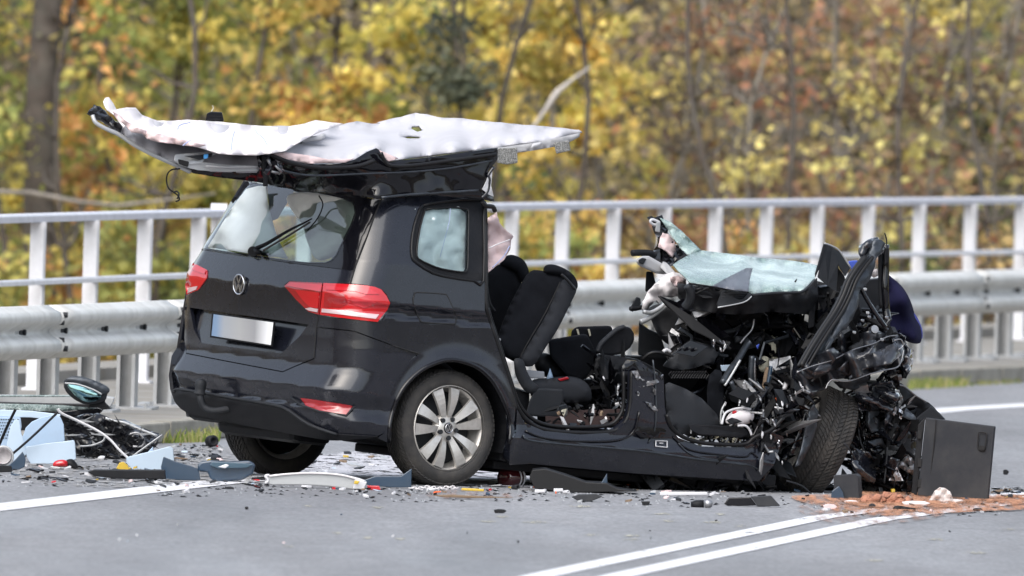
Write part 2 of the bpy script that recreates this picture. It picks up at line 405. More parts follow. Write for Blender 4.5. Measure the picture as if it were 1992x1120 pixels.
def patchmat(name, col, thr=.45, sc=3.0, sy=.2, rough=.7, soft=.06):
    """worn paint or spilled powder: noise-broken coverage"""
    m = mat(name, col, rough, bump=.4, bscale=80); n = m.node_tree; b = n.nodes['Principled BSDF']; L = n.links.new
    g = n.nodes.new('ShaderNodeNewGeometry'); mp = n.nodes.new('ShaderNodeMapping'); mp.inputs['Scale'].default_value = (1, sy, 1); L(g.outputs['Position'], mp.inputs[0])
    t = n.nodes.new('ShaderNodeTexNoise'); t.inputs['Scale'].default_value = sc; t.inputs['Detail'].default_value = 9; t.inputs['Roughness'].default_value = .7; L(mp.outputs[0], t.inputs[0])
    r = n.nodes.new('ShaderNodeMapRange'); r.inputs[1].default_value = thr; r.inputs[2].default_value = thr+soft; L(t.outputs['Fac'], r.inputs[0]); L(r.outputs[0], b.inputs['Alpha'])
    return m
def interp(tab, v):
    if v <= tab[0][0]: a, b = tab[0], tab[1]
    elif v >= tab[-1][0]: a, b = tab[-2], tab[-1]
    else:
        for a, b in zip(tab, tab[1:]):
            if v <= b[0]: break
    t = (v-a[0])/(b[0]-a[0]); return tuple(x+(y-x)*t for x, y in zip(a, b))
# curves of the road on the ground (y -> x), all following the same bend
def curve(tab): return lambda y: interp([(q[1], q[0]) for q in tab], y)[1]
edgeX = curve([(-6.6, -40), (-2.68, -9.25), (-1.94, -3.36), (.35, 13), (2.94, 30.7), (3.62, 34.1), (8.4, 56), (20, 100)])
midX = curve([(-1.6, -42), (.18, -20.8), (1.74, -5.2), (2.8, 1.95), (5.0, 14), (10, 40), (22, 95)])
kerbX = curve([(-6.5, -25), (-2.12, 8.6), (-1.2, 14.5), (2.95, 39.5), (3.84, 43.8), (7.5, 60), (20, 110)])
GR = [(-5.2, -5), (-4.1, 2.0), (-3.07, 8.6), (-2.05, 14.7), (.54, 31.3), (2.83, 42.3), (3.88, 47.8), (6.5, 60), (10, 75), (15, 95)]
HR = [(-5.6, -1), (-4.4, 9), (-3.26, 17.1), (-2.02, 25.2), (-.01, 37), (1.92, 46.9), (4.02, 57), (6.6, 69), (10, 84), (15, 104)]
def ribbon(name, ca, cb, y0, y1, z, m, n=60, da=0, db=0, thick=0, kind='structure', parent=None):
    v = []; f = []
    for i in range(n+1):
        y = y0+(y1-y0)*i/n; v += [(ca(y)+da, y, z), (cb(y)+db, y, z)]
        if i: f.append((2*i-2, 2*i-1, 2*i+1, 2*i))
    return mk(name, v, f, m, parent, kind=kind)
RM = roadmat()
hx0 = curve(HR); ribbon('road', lambda y: hx0(y)-.5, lambda y: hx0(y)+90, -175, 115, 0., RM, 90)
PAINTM = patchmat('road_marking_paint', (.64, .64, .66), .34, 9, .12, .5)
ribbon('edge_line', edgeX, edgeX, -60, 100, .004, PAINTM, 120, -.0, .27)
ribbon('centre_line', midX, midX, -60, 100, .004, PAINTM, 120, -.06, .09)
ribbon('centre_line', midX, midX, -60, 100, .004, PAINTM, 120, .27, .42)
conc = mat('pavement_concrete', (.24, .23, .21), .85, bump=.5, bscale=40, var=.18, vscale=2, dirt=((.16, .13, .09), .7, 1.5))
kerbm = mat('kerb_stone', (.25, .235, .20), .85, bump=.5, bscale=50, var=.25, vscale=6)
hx = curve(HR)
ribbon('pavement', lambda y: hx(y)-.55, kerbX, -24, 108, .12, conc, 80, 0, -.14)
# kerb stones, one by one while they can be told apart
kt = thing('kerb', 'low grey stone kerb along the pavement behind the wreck', 'kerb', (kerbX(10), 10, 0))
kme = None
for i in range(66):
    y = -18+i*1.6; a = Vector((kerbX(y+.01)-.07, y+.01, 0)); b = Vector((kerbX(y+1.585)-.07, y+1.585, 0)); d = b-a; L_ = d.length; d.normalize(); s = d.cross(Vector((0, 0, 1)))
    if kme is None:
        kme = mk('kerb_stone', [Vector((x*1.585/2, yy*.07, zz)) for x in (-1, 1) for yy in (-1, 1) for zz in (0, .124)], [(0, 1, 3, 2), (4, 6, 7, 5), (0, 4, 5, 1), (2, 3, 7, 6), (0, 2, 6, 4), (1, 5, 7, 3)], kerbm, bevel=.012, org=Vector((0, 0, 0)))
        o = kme
    else: o = kme.copy(); COL.objects.link(o)
    o.parent = kt; c = (a+b)/2; o.location = c-Vector(kt.location); o.rotation_euler = (0, 0, math.atan2(d.y, d.x)); o.scale = (L_/1.6, 1, random.uniform(.92, 1.04))
# edge beam behind the handrail and the slope falling away, then rising wood floor
ribbon('bridge_edge_beam', lambda y: hx(y)-.85, lambda y: hx(y)-.35, -24, 108, .20, conc, 60)
bv = []; bf = []
for i in range(61):
    y = -24+132*i/60; x = hx(y); bv += [(x-.35, y, .2), (x-.35, y, .1), (x-.85, y, .2), (x-.85, y, -.7)]
    if i:
        k = 4*i; bf += [(k-4, k-3, k+1, k), (k-2, k-1, k+3, k+2)]
mk('bridge_edge_face', bv, bf, conc, kind='structure')
soil = mat('leaf_litter', (.09, .065, .035), .95, bump=1, bscale=8, var=.5, vscale=3, dirt=((.22, .15, .04), .8, 6))
gv = []; gf = []; NX, NY = 60, 44
for j in range(NY+1):
    for i in range(NX+1):
        u = i/NX; t = j/NY; y = -30+t*260; x = -110+u*230
        dist = (hx(y)-.9)-x                                # metres behind the bridge edge
        s = max(0, min(1, dist/6)); z = -.6-4.4*s
        far = dist-30
        if far > 0: z += far*.36
        z += .5*noise.noise(Vector((x*.15, y*.15, 3)))*s
        if dist < 0: z = -.9
        gv.append((x, y, z))
for j in range(NY):
    for i in range(NX):
        k = j*(NX+1)+i; gf.append((k, k+1, k+NX+2, k+NX+1))
mk('ground', gv, gf, soil, kind='structure', smooth=True)

# ---------------------------------------------------------------- guard rail and handrail
UPR = Vector((-ROLL, 0, 1)).normalized()                   # the bank of the road: posts stand plumb
def track(tab):
    P = [Vector((*q[:2], 0)) for q in smoothpts([(a, b) for a, b in tab], 12)]; S = [0]
    for a, b in zip(P, P[1:]): S.append(S[-1]+(b-a).length)
    def at(s):
        for i in range(len(P)-1):
            if s <= S[i+1] or i == len(P)-2:
                t = (s-S[i])/(S[i+1]-S[i]); return P[i].lerp(P[i+1], t), (P[i+1]-P[i]).normalized()
    return at, S[-1]
def pix(p):
    v = Vector(p)-CAM; z = v.dot(FW); return 996+FPX*v.dot(RT)/z, 560-FPX*v.dot(UP)/z
def s_at_px(at, L_, px, z):
    lo, hi = 0, L_
    for _ in range(40):
        m_ = (lo+hi)/2; p, _d = at(m_); q = p+Vector((0, 0, z))
        if pix(q)[0] < px: lo = m_
        else: hi = m_
    return lo
gat, gL = track(GR); hat, hL = track(HR)
gr = thing('guard_rail', 'galvanised steel W-beam crash barrier running along the pavement behind the wreck', 'guard rail', (*gat(gL*.3)[0][:2], .12))
BOLT = {}
PROF = [(0.0, .0), (.012, -.004), (.032, -.018), (.052, -.028), (.076, -.040), (.083, -.062), (.083, -.084), (.070, -.103), (.030, -.128), (.005, -.146), (.004, -.166), (.030, -.186), (.070, -.210), (.083, -.230), (.083, -.252), (.074, -.276), (.044, -.290), (.014, -.312), (.0, -.32)]
s0 = s_at_px(gat, gL, 100, .6)
sj = [s0-4.0*k for k in range(3, 0, -1)]+[s0+4*k for k in range(26) if s0+4*k < gL-.5]
ZT = .785
for a, b in zip(sj, sj[1:]):
    if a < 0: continue
    mb = MB(); N = 8; v = []; f = []
    for i in range(N+1):
        s = a+(b+.10-a)*i/N; p, d = gat(min(s, gL)); nrm = Vector((d.y, -d.x, 0)); lift = .0 + .004*(1-i/N)
        for (u, z) in PROF: v.append(p+nrm*(u+lift)+UPR*(ZT+z))
    for s_, q in ((0, 1), ):
        pass
    m_ = len(PROF)
    for i in range(N):
        for k in range(m_-1): f.append((i*m_+k, i*m_+k+1, (i+1)*m_+k+1, (i+1)*m_+k))
    beam = mk('beam', v, f, M['galvl'], gr, smooth=True, solid=.006)
    def addbolt(q, mm, sl):
        p, d = gat(min(q, gL)); nrm = Vector((d.y, -d.x, 0))
        if mm not in BOLT:
            bo = MB()
            if sl: bo.prism([(-.10, -.004, -.02), (.10, -.004, -.02), (.10, -.004, .02), (-.10, -.004, .02)], (0, .008, 0))
            bo.tube([(0, .01, 0), (0, -.022, 0)], .02, 6); c_ = BOLT[mm] = bo.build('bolt', M['plas2'], org=Vector((0, 0, 0)))
        else: c_ = BOLT[mm].copy(); COL.objects.link(c_)
        c_.parent = beam; return c_, p, nrm, math.atan2(d.y, d.x)
    for k in range(3):                                      # slots with bolts in the valley
        c_, p, nrm, az = addbolt(a+.45+1.333*k, 's', True); c_.location = p+nrm*.012+UPR*(ZT-.156)-WORG[beam.name]; c_.rotation_euler = (0, 0, az)
    for zz in (-.055, -.10, -.21, -.26):
        c_, p, nrm, az = addbolt(a+.07, 'b', False); c_.location = p+nrm*(.086 if zz in (-.055, -.26) else .065)+UPR*(ZT+zz)-WORG[beam.name]; c_.rotation_euler = (0, 0, az)
pm = None; k = 0; s = s0-12+.3
while s < gL-1:
    p, d = gat(s); nrm = Vector((d.y, -d.x, 0))
    if pm is None:
        b = MB(); H_ = .66                                   # C-section post, open side towards the traffic
        X, Y = Vector((1, 0, 0)), Vector((0, 1, 0)); b.box((.06, 0, H_/2), X*.0035, Y*.058, (0, 0, H_/2))
        for sg in (-1, 1): b.box((0, sg*.0545, H_/2-.002), X*.0565, Y*.0035, (0, 0, H_/2-.003)); b.box((-.06, sg*.047, H_/2-.004), X*.0035, Y*.011, (0, 0, H_/2-.005))
        b.box((0, -.01, .008), X*.14, Y*.17, (0, 0, .009))
        for q in ((-.1, -.14), (.1, -.14)): b.tube([(q[0], q[1], .01), (q[0], q[1], .045)], .014, 6)
        po = pm = b.build('post', M['galv'], org=Vector((0, 0, 0)))
    else: po = pm.copy(); COL.objects.link(po)
    po.parent = gr; po.location = p-nrm*.07+Vector((0, 0, .12))-Vector(gr.location); po.rotation_euler = (0, -ROLL, math.atan2(d.y, d.x)); s += 1.3333; k += 1
hr = thing('bridge_handrail', 'white painted steel bridge railing standing behind the crash barrier', 'railing', (*hat(hL*.3)[0][:2], .12))
HT = 1.25
pxs = [74+104*i for i in range(-4, 5)]+[490+101.5*i for i in range(1, 5)]+[896+99.2*i for i in range(1, 17)]
pm = None
for px in pxs:
    if 395 < px < 500: continue
    s = s_at_px(hat, hL, px, .9); p, d = hat(s)
    if pm is None:
        b = MB(); H_ = HT-.12-.05; X, Y = Vector((1, 0, 0)), Vector((0, 1, 0))
        b.box((0, 0, H_/2), X*.006, Y*.046, (0, 0, H_/2))
        for sg in (-1, 1): b.box((sg*.044, 0, H_/2-.003), X*.005, Y*.044, (0, 0, H_/2-.004))
        b.box((0, 0, .007), X*.07, Y*.07, (0, 0, .008)); pm = po = b.build('post', M['wpaint'], org=Vector((0, 0, 0)))
    else: po = pm.copy(); COL.objects.link(po)
    po.parent = hr; po.location = p+Vector((0, 0, .12))-Vector(hr.location); po.rotation_euler = (0, -ROLL, math.atan2(d.y, d.x)+math.pi/2*0)
s = s_at_px(hat, hL, 436, .9); p, d = hat(s)
tag(MB().box(p+UPR*.70, Vector((.055, 0, 0)), Vector((0, .055, 0)), UPR*.585).build('post', M['wpaint'], hr, bevel=.006), 'thicker taller white post at the joint of the railing')
def railbar(name, za, zb, w, m, off=0, sa=0, sb=None, seg=12.):
    sb = sb or hL
    while sa < sb-.5:
        se = min(sa+seg, sb); v = []; f = []; N = 8
        for i in range(N+1):
            p, d = hat(sa+.006+(se-sa-.012)*i/N); nrm = Vector((d.y, -d.x, 0))
            for (u, z) in ((w, za), (w, zb-.012), (w-.012, zb), (-w+.012, zb), (-w, zb-.012), (-w, za)): v.append(p+nrm*(u+off)+UPR*z)
        for i in range(N):
            for k_ in range(6): f.append((i*6+k_, i*6+(k_+1) % 6, (i+1)*6+(k_+1) % 6, (i+1)*6+k_))
        f += [tuple(range(6))[::-1], tuple(N*6+q for q in range(6))]
        mk(name, v, f, m, hr); sa = se
railbar('handrail_bar', HT-.052, HT, .062, M['wrail'], seg=10.3)
railbar('middle_bar', .80, .838, .022, M['wpaint'], .072, seg=10.3)
# ================================================================ TREES AND SHRUBS beyond the bridge
def leafmat():
    m = mat('leaf', (.2, .2, .05), .6, attr='col', spec=.25); n = m.node_tree; b = n.nodes['Principled BSDF']; o = n.nodes['Material Output']
    t = n.nodes.new('ShaderNodeBsdfTranslucent'); a = n.nodes.new('ShaderNodeAttribute'); a.attribute_name = 'col'; n.links.new(a.outputs['Color'], t.inputs[0])
    x = n.nodes.new('ShaderNodeMixShader'); x.inputs[0].default_value = .4; n.links.new(b.outputs[0], x.inputs[1]); n.links.new(t.outputs[0], x.inputs[2]); n.links.new(x.outputs[0], o.inputs[0]); return m
LEAF = leafmat()
BARK = mat('bark', (.075, .06, .05), .9, bump=1, bscale=12, var=.4, vscale=7, dirt=((.14, .14, .12), .5, 4))
BARKL = mat('pale_bark', (.20, .18, .155), .85, bump=.6, bscale=14, var=.25, vscale=7)
BARKP = mat('bleached_wood', (.42, .39, .36), .8, bump=.5, bscale=20, var=.15)
PAL = dict(
 ygreen=[(.30, .29, .035), (.40, .34, .03), (.20, .23, .035), (.50, .40, .04), (.14, .18, .03), (.46, .25, .03)],
 orange=[(.46, .36, .05), (.50, .32, .04), (.36, .32, .04), (.50, .24, .05), (.58, .45, .06), (.26, .27, .04)],
 yellow=[(.60, .45, .05), (.62, .40, .04), (.48, .42, .05), (.66, .50, .10), (.40, .34, .04), (.34, .14, .04)],
 brown=[(.18, .13, .09), (.22, .15, .09), (.30, .24, .08), (.14, .11, .08), (.42, .33, .08), (.13, .12, .07)],
 rust=[(.26, .16, .09), (.30, .12, .06), (.38, .26, .08), (.20, .13, .09), (.52, .42, .10), (.30, .14, .07)],
 pale=[(.30, .20, .10), (.52, .46, .12), (.24, .15, .09), (.58, .48, .12), (.30, .26, .10), (.34, .17, .08)],
 green=[(.16, .20, .04), (.22, .26, .05), (.10, .13, .03), (.34, .33, .05), (.26, .28, .05), (.44, .36, .05)],
 dark=[(.06, .08, .055), (.08, .10, .065), (.05, .06, .045), (.10, .11, .06)],
)
QUAD = np.array([(-.5, 0, 0), (-.12, .34, .05), (.5, 0, 0), (-.12, -.34, .05)])
def leaves(name, P, size, cols, parent, kind=None, asp=1.):
    cols = np.asarray(cols); g_ = (cols@np.array([.35, .5, .15]))[:, None]; cols = cols*1.03+g_*.27*np.array([1.05, 1, .85])+.010
    n = len(P); P = np.asarray(P, float); a = np.random.rand(n)*6.283; th = np.random.rand(n)*6.283; ph = np.arccos(np.random.rand(n)*2-1)
    w = np.stack([np.sin(ph)*np.cos(th), np.sin(ph)*np.sin(th), np.cos(ph)], 1)
    t = np.cross(w, np.random.randn(n, 3)); t /= np.linalg.norm(t, axis=1)[:, None]; b = np.cross(w, t)
    sz = (size*(.6+.8*np.random.rand(n)))[:, None]
    V = np.empty((n, 4, 3))
    for k in range(4): V[:, k] = P+sz*(t*QUAD[k, 0]*asp+b*QUAD[k, 1]+w*QUAD[k, 2])
    org = np.array(P.mean(0)); org[2] = P[:, 2].min()
    V = (V-org).reshape(-1, 3); me = D.meshes.new(name); me.vertices.add(4*n); me.vertices.foreach_set('co', V.astype(np.float32).ravel())
    me.loops.add(4*n); me.loops.foreach_set('vertex_index', np.arange(4*n, dtype=np.int32)); me.polygons.add(n)
    me.polygons.foreach_set('loop_start', np.arange(n, dtype=np.int32)*4); me.update(calc_edges=True)
    c = np.concatenate([np.repeat(cols, 4, 0), np.ones((4*n, 1))], 1).astype(np.float32)
    at_ = me.color_attributes.new('col', 'FLOAT_COLOR', 'POINT'); at_.data.foreach_set('color', c.ravel()); me.materials.append(LEAF)
    o = D.objects.new(name, me); COL.objects.link(o); po = WORG[parent.name] if parent else Vector((0, 0, 0))
    o.location = Vector(org)-po; o.parent = parent; WORG[o.name] = Vector(org)
    if kind: o['kind'] = kind
    return o
def tree(name, px, Y, label, cat, pal, width=1.6, nclump=90, per=45, trunk=.06, zlo=-2.4, zhi=4.2, lean=.0, size=.075, bark=None, twigs=26, group=None, spread=.125, mix=.0):
    X = Wd(px, 300, Y).x; base = Vector((X-lean*3, Y, -4.9)); t = thing(name, label, cat, base, group)
    b = MB(); R = random.Random(int(px*7+Y*13)); tops = []
    pts = [base+Vector((lean*k*1.1+R.uniform(-.22, .22)*min(1, k)*(.3 if trunk > .2 else 1), R.uniform(-.1, .1), k*1.35)) for k in range(8)]
    pts = [Vector(p) for p in smoothpts([tuple(p) for p in pts], 3)]; L_ = len(pts)
    b.tube([p+Vector((.05*noise.noise(Vector((px, i*.35, 1)))*(.4 if trunk > .2 else 1), 0, 0)) for i, p in enumerate(pts)], [trunk*(.60 if trunk > .2 else .42)*(1-.075*3*i/L_*2)+.006 for i in range(L_)], 8)
    for i in range(twigs):                                  # limbs and twigs
        k = R.uniform(.22, .95); p = pts[int(k*(L_-1))]; a = R.uniform(0, 6.28); ln = width*R.uniform(.45, 1.0)
        d = Vector((math.cos(a), math.sin(a)*.8, R.uniform(.3, 1.3))).normalized(); q = [p]; r0 = min(trunk, .06)*R.uniform(.2, .5)*(1.1-k)+.007
        for j in range(5):
            d = (d+Vector((R.uniform(-.55, .55), R.uniform(-.3, .3), R.uniform(-.35, .4)))).normalized(); q.append(q[-1]+d*ln/5)
        b.tube(q, [r0*(1-.16*j)+.002 for j in range(6)], 5); tops += q[2:]
        for _ in range(3):
            s = q[R.randint(1, 4)]; e = (d+Vector((R.uniform(-1, 1), R.uniform(-1, 1), R.uniform(-.4, .9)))).normalized()*ln*.4; b.tube([s, s+e*.5+Vector((0, 0, .03)), s+e], [.008, .006, .003], 4); tops.append(s+e)
    b.build('trunk', bark or BARK, t, smooth=True); nclump = int(nclump*(1.25 if px < 1260 else .85))
    pc = np.array(PAL[pal]); P = []; C = []
    for i in range(nclump):
        if tops and R.random() < .6: c = np.array(R.choice(tops)); 
        else: c = np.array((X+R.gauss(0, width*.45), Y+R.gauss(0, width*.4), R.uniform(zlo, zhi)))
        if not zlo-.3 < c[2] < zhi: c[2] = R.uniform(zlo, zhi)
        nv = noise.noise(Vector((c[0]*1.1, c[1]*.5, c[2]*1.1)))*.5+.5; dn = noise.noise(Vector((c[0]*1.6+9, c[1]*.5, c[2]*1.6)))
        if dn < -.22 and R.random() < .75: continue
        col = pc[min(len(pc)-1, max(0, int(nv*len(pc)+R.gauss(0, .7))))]*R.uniform(.55, 1.35)
        n = int(per*R.uniform(.5, 1.4)); P.append(c+np.random.randn(n, 3)*np.array((1.15, 1, .7))*spread*R.uniform(.6, 1.3))
        cc = col*(1+.35*(np.random.rand(n, 1)-.5)); o = np.random.rand(n) < .14; cc[o] = pc[np.random.randint(0, len(pc), o.sum())]; C.append(cc)
    leaves('crown', np.concatenate(P), size*1.22, np.clip(np.concatenate(C), 0, .9), t); return t
T = tree
# front row, left to right
T('shrub', -150, 66, 'yellow green shrub cut by the left edge of the picture', 'shrub', 'ygreen', 1.2, 90)
T('shrub', -5, 64, 'olive and pale green leafy shrub left of the thick trunk', 'shrub', 'green', .35, 50, zhi=3.2, twigs=16)
T('oak_tree', 75, 64.6, 'thick dark brown tree trunk standing at the left behind the railing', 'tree', 'brown', .5, 8, trunk=.28, zhi=3.4, per=30, twigs=12, lean=.0)
T('oak_sapling', 190, 69, 'young oak with orange and green leaves right of the thick trunk', 'tree', 'orange', .7, 85, size=.085)
T('oak_sapling', 320, 66, 'bushy young oak with olive yellow leaves above the torn roof end', 'tree', 'ygreen', .8, 120, size=.085)
T('oak_sapling', 470, 71, 'tall young oak with green and gold leaves behind the draped cloth', 'tree', 'ygreen', .8, 95, size=.085)
T('oak_sapling', 590, 64, 'dense golden orange oak behind the middle of the torn roof', 'tree', 'orange', .75, 105, size=.08)
T('oak_sapling', 735, 69, 'dense yellow green oak whose crown ends at the dark gap', 'tree', 'ygreen', .7, 130, size=.085, zhi=2.5)
T('shrub', 150, 62, 'low ochre bush showing through the railing at the far left', 'shrub', 'orange', .8, 60, zlo=-3, zhi=.5)
T('shrub', 330, 62, 'low green and orange bush showing through the railing left of the car', 'shrub', 'green', .7, 70, zlo=-3, zhi=.9)
T('shrub', 520, 64, 'yellow green bush hidden behind the rear window of the car', 'shrub', 'ygreen', .7, 60, zlo=-3, zhi=.8)
T('conifer', 872, 62.5, 'dark green conifer in the gap between the yellow crowns', 'tree', 'dark', .14, 34, per=60, size=.06, spread=.10, zlo=1.85, zhi=4.6, twigs=5, trunk=.03)
T('shrub', 890, 66, 'bright yellow green bush in front of the dark conifer', 'shrub', 'green', .5, 55, zlo=-2.5, zhi=1.75)
T('hazel_tree', 960, 70, 'slender tree with gold leaves above the right tip of the roof', 'tree', 'yellow', .6, 75, size=.085, bark=BARKL, zlo=-1)
T('hazel_tree', 1060, 67, 'tree with bright yellow hanging leaves above the pale dead branch', 'tree', 'yellow', .75, 85, size=.09, bark=BARKL, zlo=-1)
T('hazel_tree', 1185, 70, 'yellow leaved tree with a straight grey stem right of the dead branch', 'tree', 'yellow', .6, 65, size=.085, trunk=.07, bark=BARKL)
T('shrub', 1010, 63, 'bright yellow green bush right behind the railing beside the car roof', 'shrub', 'green', .45, 48, zlo=-3, zhi=.95)
T('shrub', 1150, 64, 'orange and olive bush showing through the railing behind the seats', 'shrub', 'orange', .6, 55, zlo=-3, zhi=.9)
T('beech_tree', 1320, 68, 'slim grey stemmed tree with rusty and yellow leaves', 'tree', 'rust', .7, 58, bark=BARKL, trunk=.055, twigs=95)
T('beech_tree', 1420, 72, 'slim tree with red brown leaves and yellow patches', 'tree', 'rust', .7, 50, bark=BARKL, trunk=.05, twigs=80)
T('hazel_tree', 1510, 66, 'young tree with scattered gold leaves above the windscreen', 'tree', 'pale', .6, 46, bark=BARKL, trunk=.04, twigs=80)
T('beech_tree', 1620, 70, 'half bare tree with dark red leaf clusters above the crushed front', 'tree', 'rust', .7, 48, bark=BARKL, trunk=.045, twigs=85)
T('hazel_tree', 1710, 66, 'tree with pale yellow leaves right above the tall torn pillar', 'tree', 'pale', .55, 58, bark=BARKL, trunk=.035, twigs=75)
T('hazel_tree', 1830, 69, 'half bare tree with large lime yellow leaves near the right edge', 'tree', 'pale', .7, 50, bark=BARKL, trunk=.045, twigs=85, size=.095)
T('hazel_tree', 1960, 67, 'half bare tree with lemon leaves cut by the right edge', 'tree', 'pale', .7, 45, bark=BARKL, trunk=.04, twigs=85)
T('shrub', 1380, 63, 'rusty and green bush showing through the railing left of the windscreen', 'shrub', 'rust', .6, 60, zlo=-3, zhi=.9)
T('shrub', 1560, 64, 'brown and yellow bush showing through the railing above the dashboard', 'shrub', 'orange', .6, 55, zlo=-3, zhi=.8)
T('shrub', 1745, 63, 'olive yellow bush showing through the railing right of the tall pillar', 'shrub', 'green', .5, 55, zlo=-3, zhi=.8)
T('shrub', 1900, 64, 'yellow and rust bush showing through the railing at the far right', 'shrub', 'rust', .6, 60, zlo=-3, zhi=.9)
T('shrub', 2120, 66, 'brown shrub cut by the right edge of the picture', 'shrub', 'brown', 1.2, 80)
# second and third rows: thin stems, brown undergrowth
LM = [(0, 'left of the picture'), (110, 'behind the thick dark trunk'), (260, 'behind the left tip of the torn roof'), (420, 'above the pink white cloth on the roof'), (600, 'above the middle of the torn roof'), (780, 'above the two small holes in the headliner'), (900, 'beside the dark conifer'), (1040, 'behind the pale slanting dead branch'), (1160, 'just right of the dead branch'), (1330, 'above the broken green glass strip'), (1480, 'above the windscreen'), (1640, 'above the dark upright flap of the dashboard'), (1760, 'above the tall torn pillar'), (1900, 'above the crash barrier right of the wreck'), (2010, 'at the right edge of the picture')]
def where(px):
    for l, s in LM:
        if px < l: return s
    return 'beyond the right edge of the picture'
R2 = random.Random(5); SEEN = {}

def uniq(s):
    SEEN[s] = SEEN.get(s, 0)+1; return s if SEEN[s] == 1 else s.replace('tree', ('further', 'broader', 'paler', 'last')[min(SEEN[s]-2, 3)]+' tree', 1)
for i in range(15):
    px = -250+i*175+R2.uniform(-50, 50); left = px < 850
    T('background_tree', px, 84+R2.uniform(-4, 8), uniq('thin second row tree of the wood %s' % where(px)), 'tree', R2.choice(['ygreen', 'brown', 'orange', 'green']) if left else R2.choice(['brown', 'rust', 'brown', 'brown']), 1.3, 75 if left else 55, per=50, size=.085, twigs=90, trunk=.016, bark=BARKL, group='second row of trees in the wood', spread=.3)
for i in range(12):
    px = -350+i*240+R2.uniform(-70, 70)
    T('background_tree', px, 104+R2.uniform(-5, 12), uniq('tall brown tree deep in the wood %s' % where(px)), 'tree', R2.choice(['brown', 'brown', 'green', 'dark']), 2.2, 150, per=75, size=.11, twigs=90, trunk=.03, group='trees deep in the wood', spread=.45)
# a pale broken branch leaning up to the right
db = Wd(1050, 235, 68); bb = MB()
bb.tube([Wd(x, y, 60.5) for x, y in [(1020, 268), (1040, 243), (1060, 215), (1076, 190), (1085, 178), (1114, 154), (1148, 130)]], [.018, .015, .016, .026, .026, .013, .008], 8)
o = bb.build('dead_branch', BARKP, smooth=True); tag(o, 'pale bleached dead branch slanting up above the right tip of the roof', 'branch')
b2 = MB(); b2.tube([Wd(x, y, 61) for x, y in [(-20, 372), (60, 375), (150, 392), (230, 400), (330, 388), (420, 376)]], [.02, .022, .02, .018, .014, .008], 7)
tag(b2.build('dead_branch', BARKL, smooth=True), 'long grey branch lying low across the bushes above the left railing', 'branch')
# far wood around the place: one mass that reads as a brown and olive thicket, plus an unseen belt added behind the viewer
def farwood(name, xs, ys, zs, n, size, pals, label=None):
    P = np.stack([np.random.uniform(*xs, n), np.random.uniform(*ys, n), np.random.uniform(*zs, n)], 1)
    pc = np.concatenate([np.array(PAL[p]) for p in pals]); k = ((np.sin(P[:, 0]*.35)+np.sin(P[:, 2]*.9+P[:, 0]*.8)+2+np.random.rand(n)*2)/6*len(pc)).astype(int) % len(pc)
    o = leaves(name, P, size, pc[k]*(.7+.5*np.random.rand(n, 1)), None, 'stuff'); return o
farwood('far_or_added_wood', (-26, 36), (118, 150), (-2, 14), 24000, .55, ['brown', 'brown', 'dark', 'rust'])
farwood('far_or_added_wood', (-120, 120), (-236, -222), (-1, 15), 22000, 1.5, ['dark'])  # added out of view so the black paint mirrors dark wood, not sky
farwood('far_or_added_wood', (-140, -40), (-222, 110), (-5, 14), 26000, 1.5, ['dark', 'brown', 'brown'])
farwood('far_or_added_wood', (36, 80), (112, 140), (-1, 15), 16000, .9, ['brown', 'green', 'brown'])
farwood('far_or_added_wood', (78, 110), (-222, 130), (-1, 15), 24000, 1.5, ['dark', 'brown', 'brown'])
# grass tufts and dead leaves along the kerb
GM = PAL['green']
def tuft(px0, px1, fpx, Yb, n, h, col, label):
    v = []; f = []; c = []; 
    for i in range(n):
        px = random.uniform(px0, px1); p = Gd(px, fpx(px)+random.uniform(-6, 4), .01); p.z = .0
        d = Vector((random.uniform(-.35, .35), random.uniform(-.3, .3), 1))*h*random.uniform(.4, 1.1); s = Vector((.004, 0, 0))*random.uniform(.7, 1.6); k = len(v)
        v += [p-s, p+s, p+d*.6+s*.6, p+d+Vector((random.uniform(-.03, .03), 0, -.01)), p+d*.6-s*.6]; f.append((k, k+1, k+2, k+3, k+4)); cc = np.array(random.choice(col))*random.uniform(.7, 1.3); c += [(*cc, 1)]*5
    o = mk('grass_tuft', v, f, LEAF, None, kind='stuff', cols=c)
GC = [(.14, .20, .04), (.20, .26, .05), (.34, .32, .12), (.26, .28, .08), (.40, .36, .18)]
tuft(300, 428, lambda x: 856-(x-300)*.03, 9, 700, .10, GC, '')
tuft(1768, 1880, lambda x: 752-(x-1768)*.06, 40, 900, .09, GC, '')
tuft(1880, 1992, lambda x: 745-(x-1880)*.06, 40, 260, .05, GC, '')
# ================================================================ THE WRECKED CAR
car = thing('wrecked_car', 'black people carrier with its roof torn back and its front crushed, standing across the lane', 'car', CO)
# ---- rear: plate pocket, tailgate, glass
POCK = [(369, 598), (600, 631), (582, 655), (546, 688), (391, 667), (377, 640)]
def zpx(px, py): return wB(surf(px, py))[2]
zt_, zb_ = zpx(480, 614), zpx(480, 680)
def pmod(x, y, z): return -.050*max(0, min(1, (z-zb_)/(zt_-zb_)))
TG = [(393, 486), (450, 495), (565, 512), (672, 525), (688, 527), (681, 551), (629, 551), (563, 546), (553, 554), (600, 606), (620, 613), (615, 640), (611, 696), (570, 713), (550, 722), (439, 701), (362, 686), (359, 663), (359, 596), (363, 573), (385, 564), (402, 541), (403, 525), (376, 512)]
tg = panel('tailgate', TG, M['paint'], car, 7, holes=[POCK])
pk = panel('plate_recess', POCK, M['paint'], tg, 6, mod=pmod)
